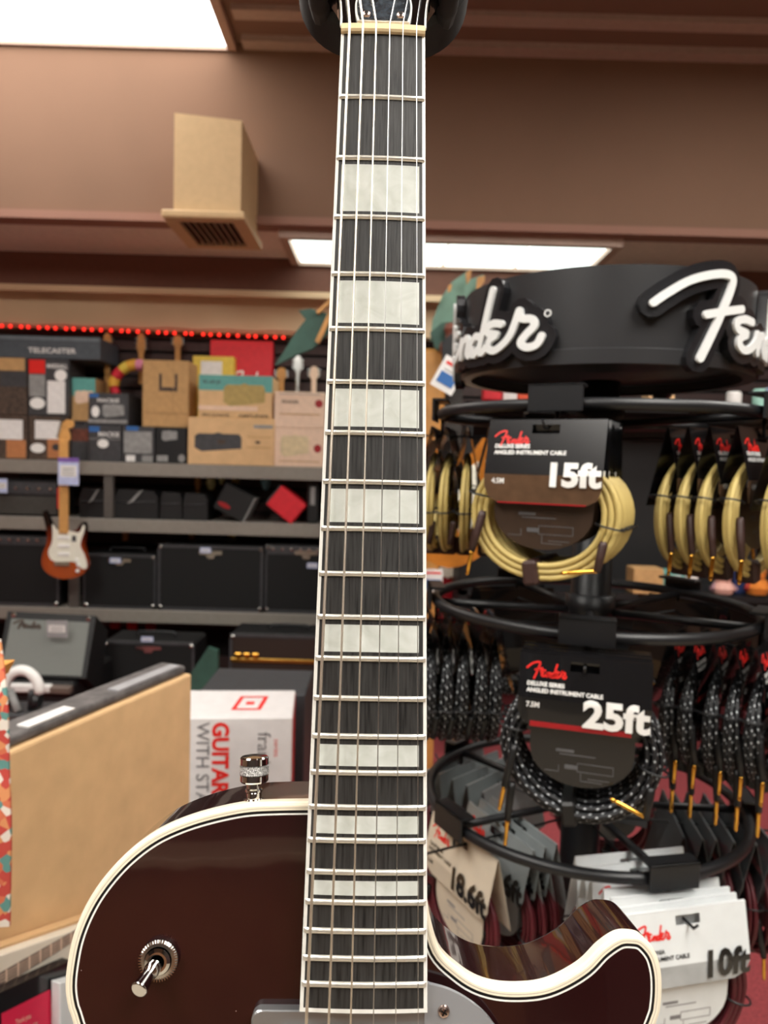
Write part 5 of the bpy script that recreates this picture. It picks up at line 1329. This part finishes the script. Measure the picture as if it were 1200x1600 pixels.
# toggle switch
def gm(x, s_, h): return Matrix.Translation(G(x, s_, h))
bxp = (-.0905, .4448)
mb = MB(); n = 40
prof = [(.0083, .0), (.0083, .0022), (.0074, .0032), (.0060, .0034), (.0058, .0018)]
mb.lathe(prof, n, M=gm(bxp[0], bxp[1], BT)); sw = mb.build('toggle_switch_nut', M_nickel, gt)
q = MB()
for k in range(44):
    a = 2*pi*k/44; q.box(.0071, .0086, -.00022, .00022, .0006, .0033, M=gm(bxp[0], bxp[1], BT) @ Matrix.Rotation(a, 4, 'Z'))
q.build('knurling', M_chrome, sw)
MB().lathe([(.0056, .0), (.0056, .0042), (.0042, .0048), (.0032, .0048), (.0030, .003)], 24, M=gm(bxp[0], bxp[1], BT)).build('collar', M_chrome, sw)
pa = Vector(G(bxp[0], bxp[1], BT+.002)); pe = Vector(G(-.0946, .4505, BT+.0165)); d = pe-pa
MB().tube([pa, pa+d*.28, pa+d*.34, pa+d*.46, pa+d*.5, pa+d*.55, pa+d*.93, pa+d*.97, pe], [.0034, .0034, .0036, .0032, .0024, .0027, .0034, .0037, .0031], 16).build('lever', M_chrome, sw)

# strap button
sx_ = -.0530; hS = BT-.0085
Mx = Matrix.Translation(G(sx_, .3795, hS)) @ Matrix.Rotation(-pi/2, 4, 'X') @ Matrix.Rotation(-.03, 4, 'Y')
sb = MB().lathe([(.0050, -.002), (.0050, .0005), (.0036, .001), (.0036, .0035), (.0041, .004), (.0041, .005), (.0034, .0055), (.0034, .0085)], 24, M=Mx).build('strap_button', M_chrome, gt)
MB().lathe([(.0034, .0078), (.0060, .0082), (.0066, .0090), (.0066, .0115), (.0062, .0118)], 28, M=Mx).lathe([(.0062, .0160), (.0066, .0163), (.0066, .0192), (.0060, .0198), (0, .0200)], 28, M=Mx).build('knob_head', M_chrome, sb)
kn = mat('knurled_nickel', 'c2c0bc', .3, 1, var=.5, vscale=1600, bump=1, bscale=2400)
MB().lathe([(.0062, .0118), (.0068, .0120), (.0068, .0158), (.0062, .0160)], 36, M=Mx).build('knurled_band', kn, sb)

# pickup and pickguard
def rrect(x0, x1, y0, y1, r, n=6):
    out = []
    for cx, cy, a0 in ((x1-r, y1-r, 0), (x0+r, y1-r, pi/2), (x0+r, y0+r, pi), (x1-r, y0+r, 3*pi/2)):
        for k in range(n+1): a = a0+pi/2*k/n; out.append((cx+r*cos(a), cy+r*sin(a)))
    return out
def g2(x, y, z): return G(x, y, z)
pk = MB(); oo = rrect(-.0485, .0445, .4635, .5045, .004); ii = rrect(-.0365, .0345, .4690, .5000, .002)
for (z0, z1, o_, i_) in ((BT, BT+.0045, oo, ii),):
    n = len(oo)
    vs = [G(x, y, z0) for x, y in oo] + [G(x, y, z1) for x, y in oo] + [G(x*.985, y+(.0004 if y < .48 else -.0004), z1+.0008) for x, y in oo] + [G(x, y, z1+.0008) for x, y in ii] + [G(x, y, z0) for x, y in ii]
    pk.add(vs, [(a*n+i, a*n+(i+1) % n, (a+1)*n+(i+1) % n, (a+1)*n+i) for a in range(4) for i in range(n)], 0)
pr_ = pk.build('pickup', M_alu, gt)
mb = MB().poly(rrect(-.036, .034, .4694, .4996, .002), BT, BT+.0075, fn=g2); mb.build('pickup_cover', M_chrome, pr_)
screw((-.0445, .4712, BT+.0053), .0022, pr_, G)
screw((.0405, .4712, BT+.0053), .0022, pr_, G)
pg = [(.0265, .4505), (.0288, .4517), (.036, .4535), (.043, .4565), (.050, .461), (.0548, .4655), (.0601, .4725), (.0645, .482), (.067, .50), (.067, .56), (.058, .59), (.0455, .60), (.0455, .51), (.0265, .505)]
mb = MB().poly([tuple(v) for v in smooth([Vector(p) for p in pg[1:10]], 4)] + pg[10:] + [pg[0]], BT+.0045, BT+.0068, fn=g2)
pgo = mb.build('pickguard', M_guard, gt)
MB().tube([G(.0348, .4624, BT), G(.0348, .4624, BT+.0045)], .003, 10).build('standoff', M_bline, pgo)
screw((.0348, .4624, BT+.0069), .0027, pgo, G, .0014)
# second pickup, bridge and tailpiece below the picture
mb = MB().poly(rrect(-.0445, .0445, .560, .600, .004), BT, BT+.010, fn=g2).build('pickup', M_alu, gt)
MB().poly(rrect(-.036, .036, .562, .598, .003), BT+.010, BT+.0115, fn=g2).build('pickup_cover', M_chrome, mb)
MB().poly(rrect(-.045, .045, .618, .634, .003), BT, BT+.0158, fn=g2).build('bridge', M_chrome, gt)
MB().poly(rrect(-.042, .042, .69, .72, .004), BT, BT+.014, fn=g2).build('tailpiece', M_chrome, gt)

# hanger behind the headstock and its stand
hg = thing('guitar_hanger', 'black rounded padded hanger behind the headstock at the top', 'guitar hanger')
hg.matrix_world = M4.copy()
se = []
for k in range(48):
    a = 2*pi*k/48; c, q = cos(a), sin(a)
    se.append((.0525*math.copysign(abs(c)**.8, c), -.0930+.0525*math.copysign(abs(q)**.8, q)))
M_foam = mat('black_foam_rubber', '08080a', .7, var=.1, vscale=200)
mb = MB(); n = 48; rings = []
for k_, z_ in ((.90, -.076), (1, -.070), (1, -.046), (.96, -.041), (.9, -.040)):
    rings.append([G(x*k_, -.093+(y+.093)*k_, z_) for x, y in se])
for i in range(4): mb.add(rings[i]+rings[i+1], [(j, (j+1) % n, n+(j+1) % n, n+j) for j in range(n)], 0, True)
mb.add(rings[0], [tuple(range(n))]).add(rings[-1], [tuple(range(n))])
mb.build('padded_plate', M_foam, hg)
for sg in (-1, 1):
    MB().tube([G(sg*.036, -.06, -.06), G(sg*.036, -.045, -.03), G(sg*.034, -.034, -.004), G(sg*.034, -.034, .006)], .006, 10).build('yoke_arm', M_foam, hg)
st_ = thing('floor_stand', 'slim black upright hidden behind the neck, carrying the hanger', 'stand', (T0.x, T0.y, 0))
pt = M4 @ Vector(G(0, .02, -.09)); pb = M4 @ Vector(G(0, .40, -.085))
MB().tube([pt-st_.location, Vector((pt.x, pt.y, .02))-st_.location + Vector((0, .02, 0))], .009, 10).build('upright', M_black, st_)
MB().tube([M4 @ Vector(G(0, -.07, -.077))-st_.location, pt-st_.location], .009, 10).build('neck_bracket', M_black, st_)
MB().lathe([(0, .02), (.2, .015), (.2, 0), (0, 0)], 32, M=Matrix.Translation((pt.x-st_.location.x, pt.y-st_.location.y, 0))).build('base', M_black, st_)
